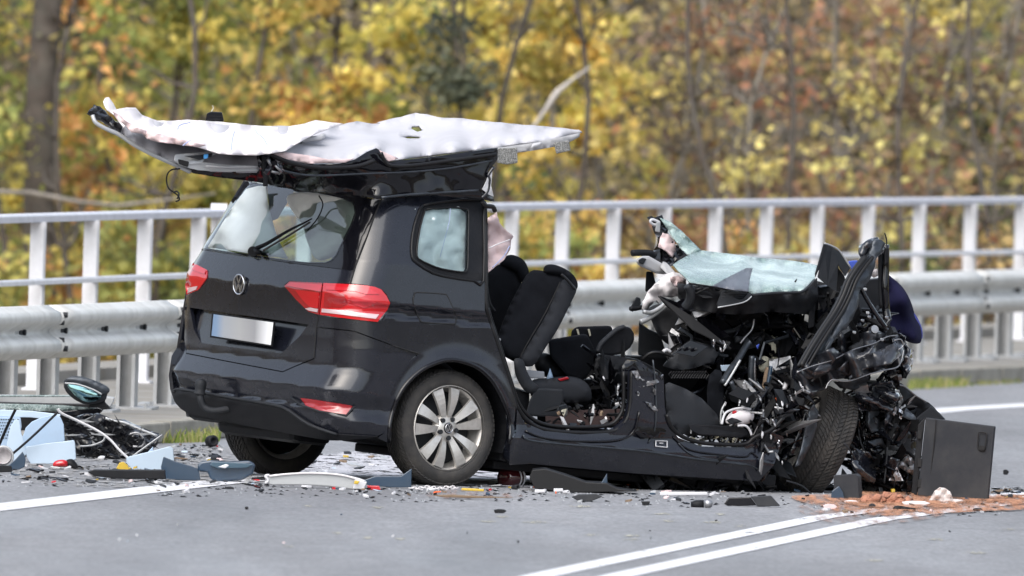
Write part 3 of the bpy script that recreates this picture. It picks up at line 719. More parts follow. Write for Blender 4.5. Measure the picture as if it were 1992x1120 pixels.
# walls of the recess
mb = MB(); e = [surf(*p) for p in POCK]; g = [surf(*p, pmod) for p in POCK]
for i in range(len(POCK)): j = (i+1) % len(POCK); mb.add([e[i], e[j], g[j]-BF*-.002, g[i]-BF*-.002], [(0, 1, 2, 3)])
mb.build('recess_edge', M['gloss'], tg)
# licence plate, blurred in the photograph: blue band fading to plain grey
pm_ = mat('licence_plate_face', (.5, .5, .52), .75, spec=.2); n = pm_.node_tree; tc = n.nodes.new('ShaderNodeTexCoord'); sx = n.nodes.new('ShaderNodeSeparateXYZ'); n.links.new(tc.outputs['Generated'], sx.inputs[0])
cr_ = n.nodes.new('ShaderNodeValToRGB'); E_ = cr_.color_ramp.elements
for p_, c_ in ((0, (.16, .24, .37)), (.08, (.19, .27, .39)), (.2, (.32, .34, .37)), (.45, (.37, .37, .37)), (.7, (.31, .31, .32)), (1, (.36, .36, .355))):
    el = E_.new(p_); el.color = (*c_, 1)
E_.remove(E_[0]); E_.remove(E_[-1]); n.links.new(sx.outputs[0], cr_.inputs[0]); n.links.new(cr_.outputs[0], n.nodes['Principled BSDF'].inputs['Base Color'])
slab('plate_frame', [(411, 609, -.86), (533, 626, -.86), (528, 674, -.86), (408, 657, -.86)], M['plas'], tg, .02, vec=BF*.02) if 0 else None
def rq(pts, off, name, m, par, th=.012):                     # flat quad plate standing off the rear face
    q = [Bd(x, y, off, 0) for x, y in pts]; return MB().prism(q[::-1], BF*th).build(name, m, par, bevel=.002)
pf = rq([(412, 608), (533, 625), (528, 674), (408, 656)], -.845, 'plate_frame', M['plas'], tg)
rq([(415, 611), (531, 627), (526, 671), (411, 653)], -.850, 'licence_plate', pm_, tg, .004)
# rear window
GL = [(495, 357), (521, 360), (600, 372), (676, 388), (687, 393), (690, 398), (692, 413), (684, 436), (671, 461), (654, 496), (645, 506), (634, 511), (600, 511), (560, 507), (500, 497), (450, 491), (395, 482), (402, 470), (466, 378), (482, 362)]
fr_ = [(474, 351), (505, 355), (600, 369), (700, 383), (742, 388), (724, 430), (700, 492), (689, 526), (672, 524), (565, 511), (393, 485), (396, 478)]
panel('window_surround', fr_, M['gloss'], car, 8, holes=[[(x*.985+8, y*.98+9) for x, y in GL]], off=.001)
panel('rear_window', GL, M['glass'], car, 8, off=.004, thick=.004)
# things seen through the rear window, and the painted sky reflection in it
sheet('curtain_airbag', [(560, 380, -.10), (600, 374, -.2), (660, 385, -.4), (700, 396, -.5), (696, 440, -.5), (670, 485, -.35), (630, 505, -.25), (612, 500, -.2), (598, 470, -.15), (590, 440, -.1), (566, 405, -.1)], M['baggrey'], car, 10, .03, cr=True, thick=.01)
wire('bag_seam', [(620, 380, -.33), (628, 398, -.34), (618, 424, -.33), (598, 448, -.26)], .004, M['plas'], car)
sheet('inner_pillar', [(520, 358, .55), (575, 366, .5), (540, 425, .6), (526, 430, .6)], M['plas2'], car, 10, .02)

sheet('sky_reflection_sheet', [(500, 362, .35), (518, 362, .25), (521, 392, .22), (528, 425, .18), (537, 455, .12), (550, 485, .05), (560, 502, .02), (500, 495, .2), (405, 480, .62), (450, 405, .55), (480, 368, .5)], M['bag_and_sky'], car, 12, .008, thick=.01)  # pale sheet painting the sky's reflection in the left of the glass
# wiper
w = wire('window_wiper', [(492, 487, -.80), (508, 478, -.79), (545, 457, -.775), (585, 436, -.755), (607, 424, -.745)], [0], M['plas'], car) if 0 else None
def Rs(px, py, off): return surf(px, py, None, off)
mb = MB(); pts = [Rs(x, y, .035) for x, y in smoothpts([(503, 491), (498, 484), (520, 473), (560, 449), (590, 434), (607, 425)], 4)]
m_ = len(pts); mb.tube(pts, [.022-.018*(i/(m_-1))**.7 for i in range(m_)], 8, flat=.7); wp = mb.build('window_wiper', M['plas'], car, smooth=True)
MB().tube([Rs(x, y+3, .030) for x, y in [(512, 484), (560, 456), (603, 429)]], .006, 6).build('wiper_blade', M['rubber'], wp)
MB().tube([Rs(492, 489, -.01), Rs(492, 489, .03)], .03, 14).build('wiper_cap', M['plas'], wp)
# emblem: ring with V over W
def emblem(c, ax, up, R, m, par, tilt=0, sc=1):
    ax = ax.normalized(); u = (up-ax*up.dot(ax)).normalized(); w = u.cross(ax)
    if w.dot(RT) < 0: w = -w
    b = MB(); b.lathe([(R, 0), (R*.99, R*.10), (R*.93, R*.14), (R*.86, R*.10), (R*.85, 0)], c, ax, u, 40)
    def st(x1, y1, x2, y2, t=.095):
        p = c+(w*x1+u*y1)*R; q = c+(w*x2+u*y2)*R; d = (q-p).normalized(); s = d.cross(ax)*t*R
        b.prism([p-s, p+s, q+s, q-s], ax*R*.12)
    for s in (-1, 1):
        st(s*.36, .80, s*.02, .12); st(s*.80, .38, s*.36, -.72); st(s*.36, -.72, s*.02, .02)
    return b.build('emblem', m, par)
ec = surf(467.5, 553, None, .004); en = snorm(ec); eb = MB().lathe([(0.0001, .012), (.05, .010), (.058, .0)], ec-en*.004, en, BU, 36).build('emblem_base', M['gloss'], tg, smooth=True)
emblem(ec+en*.006, en, BU, .060, M['chrome'], eb)
# ---- tail lights
LR = [(553, 556), (563, 547), (629, 551), (690, 553), (714, 555), (730, 558), (742, 563), (752, 575), (759, 589), (754, 602), (742, 616), (735, 626), (680, 620), (621, 612), (600, 606), (576, 583)]
cutx = 624
tl = panel('tail_light', [p for p in LR if p[0] < 622]+[(621, 612), (626, 551)] if 0 else [(553, 556), (563, 547), (627, 550), (620, 612), (600, 606), (576, 583)], M['red2'], tg, 6, off=.006, thick=.03)
tr = panel('tail_light', [(629, 550), (690, 553), (714, 555), (730, 558), (742, 563), (752, 575), (759, 589), (754, 602), (742, 616), (735, 626), (680, 620), (622, 612)], M['red'], car, 6, off=.008, thick=.03)
panel('lens', [(557, 555), (565, 549), (626, 553), (624, 567), (600, 563), (570, 558)], M['redbright'], tl, 6, off=.011, thick=.004)
panel('lens', [(573, 563), (620, 569), (618, 600), (602, 597), (588, 583)], M['red'], tl, 6, off=.011, thick=.004)
panel('lens', [(593, 600), (603, 598), (618, 601), (617, 607), (601, 604)], M['clear'], tl, 6, off=.012, thick=.004)
panel('lens', [(634, 556), (690, 559), (720, 562), (738, 572), (712, 572), (690, 566), (634, 563)], M['redbright'], tr, 6, off=.013, thick=.004)
panel('lens', [(632, 569), (668, 571), (676, 590), (664, 598), (629, 597)], M['red2'], tr, 6, off=.012, thick=.004)
panel('lens', [(680, 575), (712, 578), (735, 590), (708, 599), (688, 592)], M['redbright'], tr, 6, off=.014, thick=.004)
panel('lens', [(626, 600), (664, 603), (700, 608), (738, 611), (731, 620), (690, 615), (625, 607)], M['clear'], tr, 6, off=.013, thick=.004)
tl2 = panel('tail_light', [(376, 511), (403, 525), (402, 541), (385, 564), (363, 573), (360, 556), (364, 530)], M['red'], car, 5, off=.006, thick=.02)
panel('lens', [(378, 514), (400, 526), (398, 533), (372, 524)], M['redbright'], tl2, 5, off=.011, thick=.003)
panel('lens', [(364, 560), (384, 556), (381, 563), (364, 570)], M['clear'], tl2, 5, off=.011, thick=.003)
# ---- bumper
BP = [(614, 637), (689, 645), (769, 675), (810, 689), (792, 706), (772, 742), (757, 790), (748, 842), (728, 850), (657, 856), (603, 847), (453, 820), (407, 808), (364, 799), (339, 781), (331, 757), (328, 730), (334, 692), (354, 660), (359, 665), (362, 688), (439, 703), (550, 724), (570, 715), (612, 698)]
bp = panel('rear_bumper', BP, M['paint'], car, 7, off=-.002)
panel('bumper_insert', smoothpts([(336, 768), (341, 756), (385, 761), (460, 774), (536, 787), (561, 797), (600, 824), (650, 845), (735, 849), (657, 857), (603, 851), (453, 823), (404, 812), (364, 803), (342, 785)], 2, True), M['plas'], bp, 7, off=.012, thick=.03)
mb = MB(); mb.tube([Rs(x, y, .013) for x, y in smoothpts([(338, 764), (344, 757), (385, 762), (460, 775), (536, 788), (561, 798), (600, 825), (655, 845)], 3)], .009, 6); mb.build('insert_edge', M['plas2'], bp, smooth=True)
panel('reflector', [(584, 774), (600, 776), (686, 790), (673, 806), (621, 798), (594, 788)], M['red2'], bp, 6, off=.004, thick=.01)
mb = MB(); mb.tube([Rs(x, y, .006) for x, y in [(566, 773), (586, 788), (622, 800), (674, 808), (690, 790)]], .006, 6); mb.build('reflector_edge', M['plas2'], bp, smooth=True)
# tow bar
mb = MB(); X0 = -.93
mb.tube([Bd(x, y, X0+k, 0) for x, y, k in smoothpts([(390, 768, 0), (391, 778, 0), (398, 792, .02), (415, 799, .05), (440, 796, .10), (460, 792, .16)], 4)], .020, 8); tb = mb.build('tow_bar', M['plas2'], car, smooth=True)
c = Bd(390, 752, X0, 0); mb = MB(); mb.lathe([(.0001, .047), (.018, .044), (.031, .030), (.034, .010), (.030, -.008), (.028, -.030), (.034, -.036), (.034, -.046), (.0001, -.047)], c, BU, BF, 18); mb.build('tow_ball_cover', M['plas2'], tb, smooth=True)
MB().tube([Bd(x, y, -.80, 0) for x, y in [(440, 797), (452, 789), (462, 785)]], .012, 7).build('socket_pin', M['metal'], tb)
# ---- quarter panel with window opening
WIN = [(823, 400), (860, 393), (939, 388), (941, 420), (941, 546), (923, 546), (880, 540), (843, 531), (811, 511), (802, 499), (801, 474), (806, 440), (814, 415)]
QP = [(742, 388), (756, 383), (850, 378), (930, 373), (937, 378), (937, 388), (942, 392), (943, 543), (943, 603), (958, 646), (968, 677), (988, 735), (1003, 788), (1000, 840), (991, 862), (986, 797), (966, 754), (950, 732), (928, 714), (900, 703), (871, 700), (842, 708), (814, 722), (802, 731), (812, 690), (770, 673), (689, 643), (616, 635), (617, 612), (640, 616), (735, 627), (748, 618), (760, 589), (752, 572), (742, 562), (714, 554), (683, 551), (690, 526), (712, 470)]
qp = panel('quarter_panel', QP, M['paint'], car, 7, holes=[WIN])
# wheel arch lip and bumper side
mb = MB(); mb.tube([Rs(x, y, .0) for x, y in smoothpts([(757, 860), (759, 820), (771, 780), (788, 750), (814, 724), (842, 708), (871, 700), (900, 703), (928, 714), (950, 732), (966, 754), (986, 797), (993, 830), (991, 862)], 3)], .013, 7); mb.build('wheel_arch_lip', M['gloss'], qp, smooth=True)
panel('bumper_side', [(812, 690), (830, 694), (812, 722), (790, 748), (772, 780), (760, 822), (757, 862), (735, 852), (748, 842), (757, 790), (772, 742), (792, 706)], M['paint'], bp, 6, off=-.001)
qf = [(823, 400), (860, 393), (939, 388), (941, 420), (941, 546), (923, 546), (880, 540), (843, 531), (811, 511), (802, 499), (801, 474), (806, 440), (814, 415)]
QG = [(830, 407), (871, 403), (906, 406), (911, 410), (912, 420), (911, 480), (910, 520), (906, 528), (898, 529), (860, 523), (835, 514), (814, 503), (811, 491), (812, 475), (818, 440), (826, 412)]
panel('window_frame', qf, M['plas'], qp, 6, holes=[QG], off=-.004, thick=.03)
mb = MB(); mb.tube([Rs(x, y, .004) for x, y in smoothpts(qf, 2, True)+[qf[0]]], .008, 6); mb.build('window_seal', M['seal'], qp, smooth=True)
mb = MB(); mb.tube([Rs(x, y, .003) for x, y in smoothpts(QG, 2, True)+[QG[0]]], .005, 6); mb.build('window_seal', M['seal'], qp, smooth=True)
panel('quarter_window', [(x+(-.5 if x > 860 else .5)*0, y) for x, y in QG], M['glass2'], qp, 7, off=-.004, thick=.004)
sheet('curtain_airbag', [(806, 406, -.70), (860, 400, -.68), (930, 404, -.66), (935, 470, -.70), (925, 540, -.76), (860, 535, -.78), (805, 505, -.78)], M['bag_and_sky'], car, 8, .045, ns=.035, thick=.01, seed=3)
wire('bag_seam', [(876, 405, -.74), (874, 430, -.75), (866, 462, -.77), (856, 500, -.80)], .0016, M['bluel'], car)
FF = smoothpts([(806, 574), (812, 569), (862, 572), (870, 576), (876, 588), (886, 612), (886, 627), (880, 630), (826, 627), (816, 620), (804, 590)], 3, True)
ff = panel('fuel_flap', FF, M['paint'], qp, 6, off=.0035, thick=.006)
mb = MB(); mb.tube([Rs(x, y, .0015) for x, y in FF+[FF[0]]], .0042, 5); mb.build('flap_gap', M['dark'], qp)
for nm, l in (('panel_gap', [(742, 387), (724, 432), (700, 494), (689, 527), (682, 551)]), ('panel_gap', [(620, 613), (615, 640), (611, 696)]), ('panel_gap', [(615, 636), (689, 644), (770, 674), (815, 688)]), ('panel_gap', [(393, 485.5), (565, 511.5), (688, 527)])):
    mb = MB(); mb.tube([Rs(x, y, .0) for x, y in l], .0048, 5); mb.build(nm, M['dark'], car)
# small emblem-free dark window corner behind quarter glass, door opening seal
def seal(l, off, r, m, par=car, nm='door_seal'):
    mb = MB(); mb.tube([Rs(x, y, off) for x, y in smoothpts(l, 4)], r, 6); return mb.build(nm, m, par, smooth=True)
seal([(941, 392), (944, 420), (945, 543), (946, 600), (960, 645), (972, 682), (990, 740), (1005, 790), (1028, 820), (1062, 836), (1130, 842), (1195, 838), (1220, 815), (1227, 780), (1229, 722)], -.02, .014, M['seal'])
seal([(948, 600), (963, 645), (975, 680), (993, 738), (1010, 786), (1032, 812), (1066, 827), (1130, 831), (1186, 826), (1207, 806), (1213, 780), (1213, 722)], -.06, .012, M['seal'])
wire('pillar_edge', [(937, 392, -.74), (944, 400, -.74), (958, 402, -.72), (963, 410, -.71)], .014, M['seal'], car)
# ---- sill / side frame
SF = [(968, 677), (985, 732), (1000, 785), (1020, 822), (1058, 838), (1129, 845), (1196, 841), (1222, 818), (1230, 780), (1231, 720), (1262, 722), (1291, 735), (1293, 790), (1300, 826), (1320, 852), (1365, 868), (1445, 870), (1470, 858), (1505, 842), (1525, 850), (1505, 905), (1476, 936), (1350, 928), (1227, 920), (1130, 911), (1034, 902), (991, 904), (992, 862), (1004, 842), (1006, 790)]
panel('side_sill', SF, M['paint'], car, 8, off=-.004, thick=.05)
for l, r, m in (([(1022, 838), (1060, 852), (1130, 858), (1200, 856), (1232, 840), (1244, 800)], .007, 'gloss'), ([(1018, 846), (1030, 856), (1100, 864), (1240, 876), (1360, 893), (1460, 905)], .006, 'slate'), ([(1310, 850), (1340, 874), (1400, 884), (1450, 888), (1462, 880), (1475, 890)], .005, 'gloss'), ([(1320, 862), (1350, 886), (1420, 898), (1450, 902), (1474, 912)], .004, 'slate'), ([(1297, 806), (1307, 832), (1330, 850), (1372, 862), (1446, 864), (1468, 850), (1500, 836), (1524, 812)], .012, 'seal'), ([(1270, 700), (1276, 760), (1275, 830), (1262, 860)], .005, 'slate')):
    seal(l, .002, r, M[m], nm='sill_ridge')
mb = MB()
for a, b_ in (((1276, 857), (1298, 858)), ((1276, 857), (1276, 868)), ((1276, 868), (1298, 870)), ((1298, 858), (1298, 870)), ((1283, 862), (1290, 862))): mb.tube([Rs(*a, .004), Rs(*b_, .004)], .003, 4)
mb.build('sill_sticker', M['white'], car)
# ---- wheels
def tyre(c, ax, up, R, W, par, name='tyre', grooves=72):
    ax = ax.normalized(); u = (up-ax*up.dot(ax)).normalized(); w_ = ax.cross(u)
    h = W/2; b = MB()
    b.lathe([(.232, h*.72), (.240, h*.88), (.256, h*1.0), (.280, h*1.02), (.302, h*.93), (R-.012, h*.82), (R-.004, h*.70), (R-.001, h*.45), (R-.001, h*.33), (R-.010, h*.31), (R-.010, h*.25), (R, h*.23), (R, -h*.23), (R-.010, -h*.25), (R-.010, -h*.31), (R-.001, -h*.33), (R-.001, -h*.45), (R-.004, -h*.70), (R-.012, -h*.82), (.302, -h*.93), (.280, -h*1.02), (.256, -h), (.232, -h*.8)], c, ax, u, 64)
    t = b.build(name, M['rubber'], par, smooth=True)
    g = MB()                                              # tread blocks proud of the carcass, swept towards the shoulder
    for k in range(grooves):
        for sd_ in (-1, 1):
            for (h0, h1, sk) in ((.02, .22, .10), (.34, .55, .13), (.58, .84, .10)):
                a0 = 2*math.pi*(k+.5*(sd_ > 0))/grooves; v = []
                for hh, rr in ((h0, R+.006), (h1, R+.006 if h1 < .6 else R-.006)):
                    for da in (0, 2*math.pi/grooves*.66):
                        a = a0+da+sk*(hh-h0)*3.2; dr = u*math.cos(a)+w_*math.sin(a); v += [c+ax*h*hh*sd_+dr*(rr-.014), c+ax*h*hh*sd_+dr*rr]
                g.add(v, [(1, 3, 7, 5), (0, 1, 5, 4), (2, 6, 7, 3), (0, 2, 3, 1), (4, 5, 7, 6)])
    tr_ = g.build('tread', M['rubber'], t); tr_['kind'] = 'stuff'
    return t
def wheel(c, ax, up, par, R=.326, W=.20, spoked=True, rot=0.):
    ax = ax.normalized(); u0 = (up-ax*up.dot(ax)).normalized(); w0 = ax.cross(u0); h = W/2
    wh = D.objects.new('wheel', None); COL.objects.link(wh); wh.parent = par; wh.location = c-WORG[par.name]; WORG[wh.name] = Vector(c)
    tyre(c, ax, up, R, W, wh)
    b = MB(); b.lathe([(.238, h*.96), (.244, h*.92), (.242, h*.82), (.230, h*.76), (.224, h*.45), (.21, 0), (.21, -h*.7), (.235, -h*.9)], c, ax, u0, 56); rim = b.build('rim', M['alu'], wh, smooth=True)
    MB().lathe([(.0001, h*.05), (.19, h*.05), (.21, -h*.2)], c, ax, u0, 32).build('brake_disc', M['plas2'], wh, smooth=True)
    if not spoked: return wh
    def pol(r, a, z): return c+(u0*math.cos(a)+w0*math.sin(a))*r+ax*z
    for k in range(5):
        for s in (-1, 1):
            a0 = rot+k*2*math.pi/5; b = MB(); rows = []
            for t in np.linspace(0, 1, 7):                  # spoke leaves the hub and fans to the rim
                r = .056+.174*t; ac = a0+s*(.30-.03*t); hw = (.014+.022*t)/r*(1 if t else 1); z = h*(.70+.22*math.sin(t*2.4)); rows.append([pol(r, ac-hw, z-.02), pol(r, ac-hw*.93, z+.004*s), pol(r, ac+hw*.93, z-.004*s), pol(r, ac+hw, z-.02)])
            v = [q for r_ in rows for q in r_]; f = []
            for i in range(6):
                for j in range(3): f.append((i*4+j, i*4+j+1, i*4+j+5, i*4+j+4)[::-1 if s else 1])
            b.add(v, f).build('spoke', M['alu'], wh)
    b = MB(); b.lathe([(.0001, h*.86), (.030, h*.86), (.050, h*.80), (.075, h*.66), (.082, h*.4)], c, ax, u0, 30); b.build('hub', M['alu'], wh, smooth=True)
    for k in range(5):
        p = pol(.056, rot+math.pi/5+k*2*math.pi/5, h*.68); MB().tube([p, p+ax*.022], .0135, 8).build('wheel_bolt', M['plas2'], wh)
    b = MB(); b.lathe([(.0001, h*.93), (.027, h*.93), (.032, h*.86)], c, ax, u0, 24); b.build('hub_cap', M['plas2'], wh, smooth=True)
    emblem(c+ax*h*.93, ax, u0, .027, M['chrome'], wh)
    return wh
Z = Vector((0, 0, 1))
wheel(CO-CL*.775+Z*.326, -CL+Z*.01, Z, car, rot=math.radians(5))
wheel(CO+CL*.85+Z*.326, CL, Z, car)
# front wheel pushed outwards, its tread towards the viewer
fc = Bd(1588, 862, -.48); fax = Vector((-.88, -.22, .38)).normalized()
wheel(fc, fax, Vector((.42, 0, 1)), car, R=.325, W=.235, spoked=True, rot=.4)
# wheel house liners, axle and underside
def arch(cy, s):
    b = MB(); v = []; f = []; N = 18
    for i in range(N+1):
        a = math.pi*(1.08-1.16*i/N)
        for yy in (.865, .56): v.append(Bw(math.cos(a)*.40, s*yy, .345+math.sin(a)*.40))
        if i: f.append((2*i-2, 2*i-1, 2*i+1, 2*i))
    n0 = len(v); v += [Bw(math.cos(math.pi*(1.08-1.16*i/N))*.41, s*.55, .345+math.sin(math.pi*(1.08-1.16*i/N))*.41) for i in range(N+1)]; f.append(tuple(range(n0, n0+N+1)))
    mk('wheel_arch_liner', v, f, M['plas'], car, solid=.004)
arch(0, -1); arch(0, 1)
# dark skirt between the arch and the body skin
def bx(name, x, y, z, m, bevel=.01, sub=car, jit=0):
    b = MB(); c = Bw((x[0]+x[1])/2, (y[0]+y[1])/2, (z[0]+z[1])/2); b.box(c, BF*(x[1]-x[0])/2, BL*(y[1]-y[0])/2, BU*(z[1]-z[0])/2); return b.build(name, M[m], sub, bevel=bevel)
bx('floor_pan', (.42, 2.35), (-.80, .80), (.20, .27), 'plas'); bx('boot_floor', (-.74, .45), (-.52, .52), (.30, .36), 'plas')
bx('rear_axle', (-.06, .06), (-.66, .66), (.26, .34), 'plas'); bx('silencer', (-.70, -.42), (-.35, .45), (.18, .33), 'plas', .05)
bx('sill', (.45, 2.3), (.80, .90), (.20, .42), 'paint', .02)
bx('bumper_skin', (-.74, -.50), (-.72, .72), (.24, .60), 'plas', .05)
bx('underbody_shield', (.45, 1.5), (-.70, .70), (.15, .20), 'plas')
bx('exhaust', (.40, 2.2), (-.06, .02), (.12, .18), 'plas2', .03)
bx('parcel_shelf', (-.60, -.1), (-.50, .50), (1.06, 1.09), 'plas')
# far side of the body, seen through windows or from beside
def side(name, poly, m, y=.86, th=.03, bev=.005):
    b = MB(); b.prism([Bw(x, y-(max(0, z-1.0)*.30), z) for x, z in poly], -BL*th); return b.build(name, M[m], car, bevel=bev)
side('quarter_panel', [(-.62, .25), (-.45, .30), (-.40, .60), (-.2, .73), (0, .77), (.2, .73), (.40, .60), (.45, .25), (.62, .3), (.62, 1.02), (.36, 1.05), (-.72, 1.05), (-.74, .6)], 'paint')
side('side_window', [(-.66, 1.06), (.34, 1.06), (.34, 1.5), (-.45, 1.5)], 'glass2', .855, .005)
side('door_pillar', [(.35, 1.03), (.44, 1.03), (.42, 1.58), (.34, 1.58)], 'plas', .86)
# ---------------------------------------------------------------- torn roof folded back over the rear
roof = sheet('roof_frame', [(600, 318, -.74), (660, 318, -.74), (690, 310, -.74), (714, 295, -.72), (731, 288, -.70), (740, 293, -.72), (744, 304, -.73), (757, 315, -.74), (781, 312, -.74), (860, 302, -.74), (967, 287, -.74), (967, 309, -.74), (961, 318, -.74), (949, 331, -.75), (946, 349, -.76), (936, 368, -.76), (958, 384, -.75), (960, 392, -.74), (940, 388, -.76), (841, 380, -.77), (742, 387, -.76), (690, 382, -.60), (600, 372, -.35), (540, 362, -.15), (500, 354, 0), (477, 351, .1), (500, 345, -.2), (520, 340, -.55), (524, 315, -.70), (512, 300, -.72), (521, 296, -.72), (552, 310, -.73)], M['gloss'], car, 9, .012, thick=.012)
for l, r, m in (
    ([(512, 298), (530, 303), (560, 315), (610, 325), (660, 326), (700, 322), (728, 312)], .013, 'seal'),
    ([(741, 297), (748, 312), (760, 322), (800, 322), (870, 313), (964, 300)], .012, 'seal'),
    ([(524, 320), (560, 334), (610, 341), (700, 338), (800, 334), (880, 326), (958, 312)], .006, 'slate'),
    ([(742, 384), (800, 378), (850, 375), (930, 370)], .008, 'slate'),
    ([(937, 385), (948, 372), (952, 350), (950, 340), (960, 325)], .010, 'rip')):
    wire('frame_ridge', [(x, y, -.765) for x, y in l], r, M[m], car)
sheet('roof_skin', [(343, 319, -.62), (376, 337, -.62), (430, 345, -.60), (500, 353, -.58), (560, 366, -.5), (600, 371, -.4), (660, 345, -.6), (600, 330, -.66), (505, 325, -.68), (420, 326, -.66), (370, 322, -.64)], M['gloss'], car, 9, .01, thick=.01)
HOLES = [[(801, 246), (815, 245), (823, 255), (812, 258), (800, 252)], [(780, 267), (795, 264), (822, 266), (814, 271), (792, 271)]]
sheet('headliner', [(226, 250, -.55), (262, 278, -.6), (300, 299, -.64), (343, 318, -.68), (372, 328, -.70), (420, 334, -.72), (500, 335, -.73), (512, 318, -.72), (552, 313, -.72), (600, 318, -.73), (660, 318, -.73), (690, 311, -.73), (714, 296, -.71), (731, 289, -.70), (757, 313, -.73), (781, 310, -.73), (880, 297, -.73), (967, 287, -.73), (1000, 281, -.72), (1037, 277, -.71), (1060, 275, -.70), (1085, 268, -.68), (1132, 257, -.65), (1126, 253, -.58), (1060, 247, -.25), (1000, 242, .0), (940, 236, .25), (900, 231, .4), (860, 230, .5), (830, 223, .6), (808, 220, .65), (780, 228, .66), (760, 232, .66), (733, 238, .66), (742, 241, .62), (725, 242, .66), (694, 237, .66), (660, 244, .66), (600, 246, .66), (500, 246, .62), (360, 240, .5), (260, 236, .1), (235, 243, -.2)], M['liner'], car, 9, .009, ns=.008, thick=.012, holes=HOLES)
sheet('liner_end_flange', [(960, 288, -.73), (1037, 278, -.715), (1085, 268, -.69), (1128, 258, -.66), (1127, 266, -.66), (1110, 275, -.67), (1085, 284, -.68), (1040, 292, -.70), (1006, 297, -.71), (967, 300, -.73)], M['pillar'], car, 7, .01)
sheet('paper_tag', [(1037, 279, -.73), (1055, 276, -.73), (1050, 284, -.73), (1032, 288, -.73)], M['white'], car, 6)
slab('foam_block', [(969, 288, -.74), (1006, 287, -.74), (1007, 317, -.74), (985, 320, -.74), (966, 316, -.74)], M['foam'], car, .08)
slab('foam_block', [(1077, 277, -.70), (1107, 273, -.70), (1110, 293, -.70), (1082, 299, -.70)], M['foam'], car, .08)
sheet('torn_metal_edge', [(950, 340, -.77), (958, 330, -.77), (955, 360, -.77), (960, 382, -.76), (950, 378, -.77), (938, 368, -.77), (946, 352, -.77)], M['white'], car, 6, .02, smooth=False)
slab('hinge_scrap', [(402, 220, .55), (412, 217, .55), (432, 218, .55), (436, 236, .55), (400, 237, .55)], M['gloss'], car, .10)
wire('wire_end', [(411, 217, .55), (415, 210, .55), (413, 205, .55)], .003, M['cream'], car)
# black broken left tip with its pale rim
sheet('roof_tip', [(169, 221, -.5), (176, 213, -.48), (183, 207, -.45), (192, 208, -.45), (201, 213, -.45), (216, 230, -.48), (238, 246, -.5), (231, 256, -.55), (215, 246, -.55), (195, 234, -.55), (180, 226, -.52)], M['rip'], car, 5, .02, ns=.06, thick=.03, ridge=.06, seed=4)
wire('tip_rim', [(180, 224, -.58), (186, 238, -.6), (206, 250, -.62), (232, 262, -.64), (262, 282, -.67), (300, 302, -.70), (340, 320, -.72), (370, 334, -.73)], [.012]*29, M['silver'], car)
for i, (x, y) in enumerate([(174, 218), (183, 214), (196, 216), (208, 228), (222, 240)]):
    slab('torn_clip', [(x-4, y-2, -.56), (x+5, y-4, -.56), (x+7, y+3, -.56), (x-1, y+5, -.56)], M['plas2'] if i % 2 else M['gloss'], car, .05)
CLO = [(203, 204, -.35), (201, 197, -.3), (205, 190, -.3), (211, 189, -.3), (219, 200, -.3), (226, 213, -.2), (245, 209, -.1), (263, 209, 0), (276, 224, .15), (306, 235, .3), (340, 235, .4), (363, 233, .45), (426, 237, .5), (494, 244, .5), (552, 248, .5), (592, 241, .5), (614, 234, .5), (648, 239, .5), (668, 240, .45), (640, 250, .2), (609, 262, -.1), (580, 278, -.45), (556, 293, -.74), (530, 298, -.76), (500, 302, -.76), (450, 301, -.74), (426, 299, -.72), (385, 286, -.70), (345, 280, -.66), (310, 276, -.64), (288, 270, -.62), (278, 258, -.6), (258, 257, -.58), (246, 243, -.5), (240, 248, -.5), (228, 232, -.42), (222, 223, -.42), (208, 214, -.4)]
cl = sheet('draped_airbag', [(x, y, d-.24) for x, y, d in CLO], M['bag'], car, 6, .025, ns=.02, thick=.006, seed=2, ridge=.035)
sheet('airbag_fold', [(x, y, d-.27) for x, y, d in [(219, 216, -.47), (232, 224, -.5), (246, 236, -.52), (262, 246, -.58), (290, 256, -.64), (340, 268, -.68), (400, 282, -.73), (385, 286, -.73), (340, 280, -.70), (306, 275, -.68), (286, 270, -.66), (276, 259, -.63), (256, 257, -.61), (244, 244, -.56), (226, 230, -.50)]], M['bagp'], car, 6, .05, ns=.06, thick=.006, seed=9)
sheet('airbag_fold', [(556, 296, -.755), (600, 302, -.755), (640, 310, -.755), (690, 308, -.755), (672, 316, -.76), (600, 318, -.76), (560, 310, -.76), (530, 299, -.76)], M['bagp'], car, 7, .02, seed=4)
sheet('airbag_fold', [(738, 292, -.74), (748, 296, -.74), (775, 308, -.745), (757, 314, -.75), (745, 306, -.75)], M['bagp'], car, 6, .01, seed=4)
for l in ([(346, 251, -.6), (350, 243, -.4), (370, 238, -.1)], [(371, 272, -.75), (362, 278, -.75), (356, 283, -.76)], [(456, 256, -.5), (452, 270, -.66), (450, 290, -.8)], [(494, 247, -.3), (500, 258, -.5), (512, 268, -.66), (520, 282, -.8)]):
    wire('cloth_seam', [(x, y, d-.30) for x, y, d in l], .0035, M['bluel'], cl)
wire('grab_handle', [(585, 274, -.2), (600, 270, -.2), (622, 268, -.2), (628, 264, -.15)], .016, M['pillar'], car)
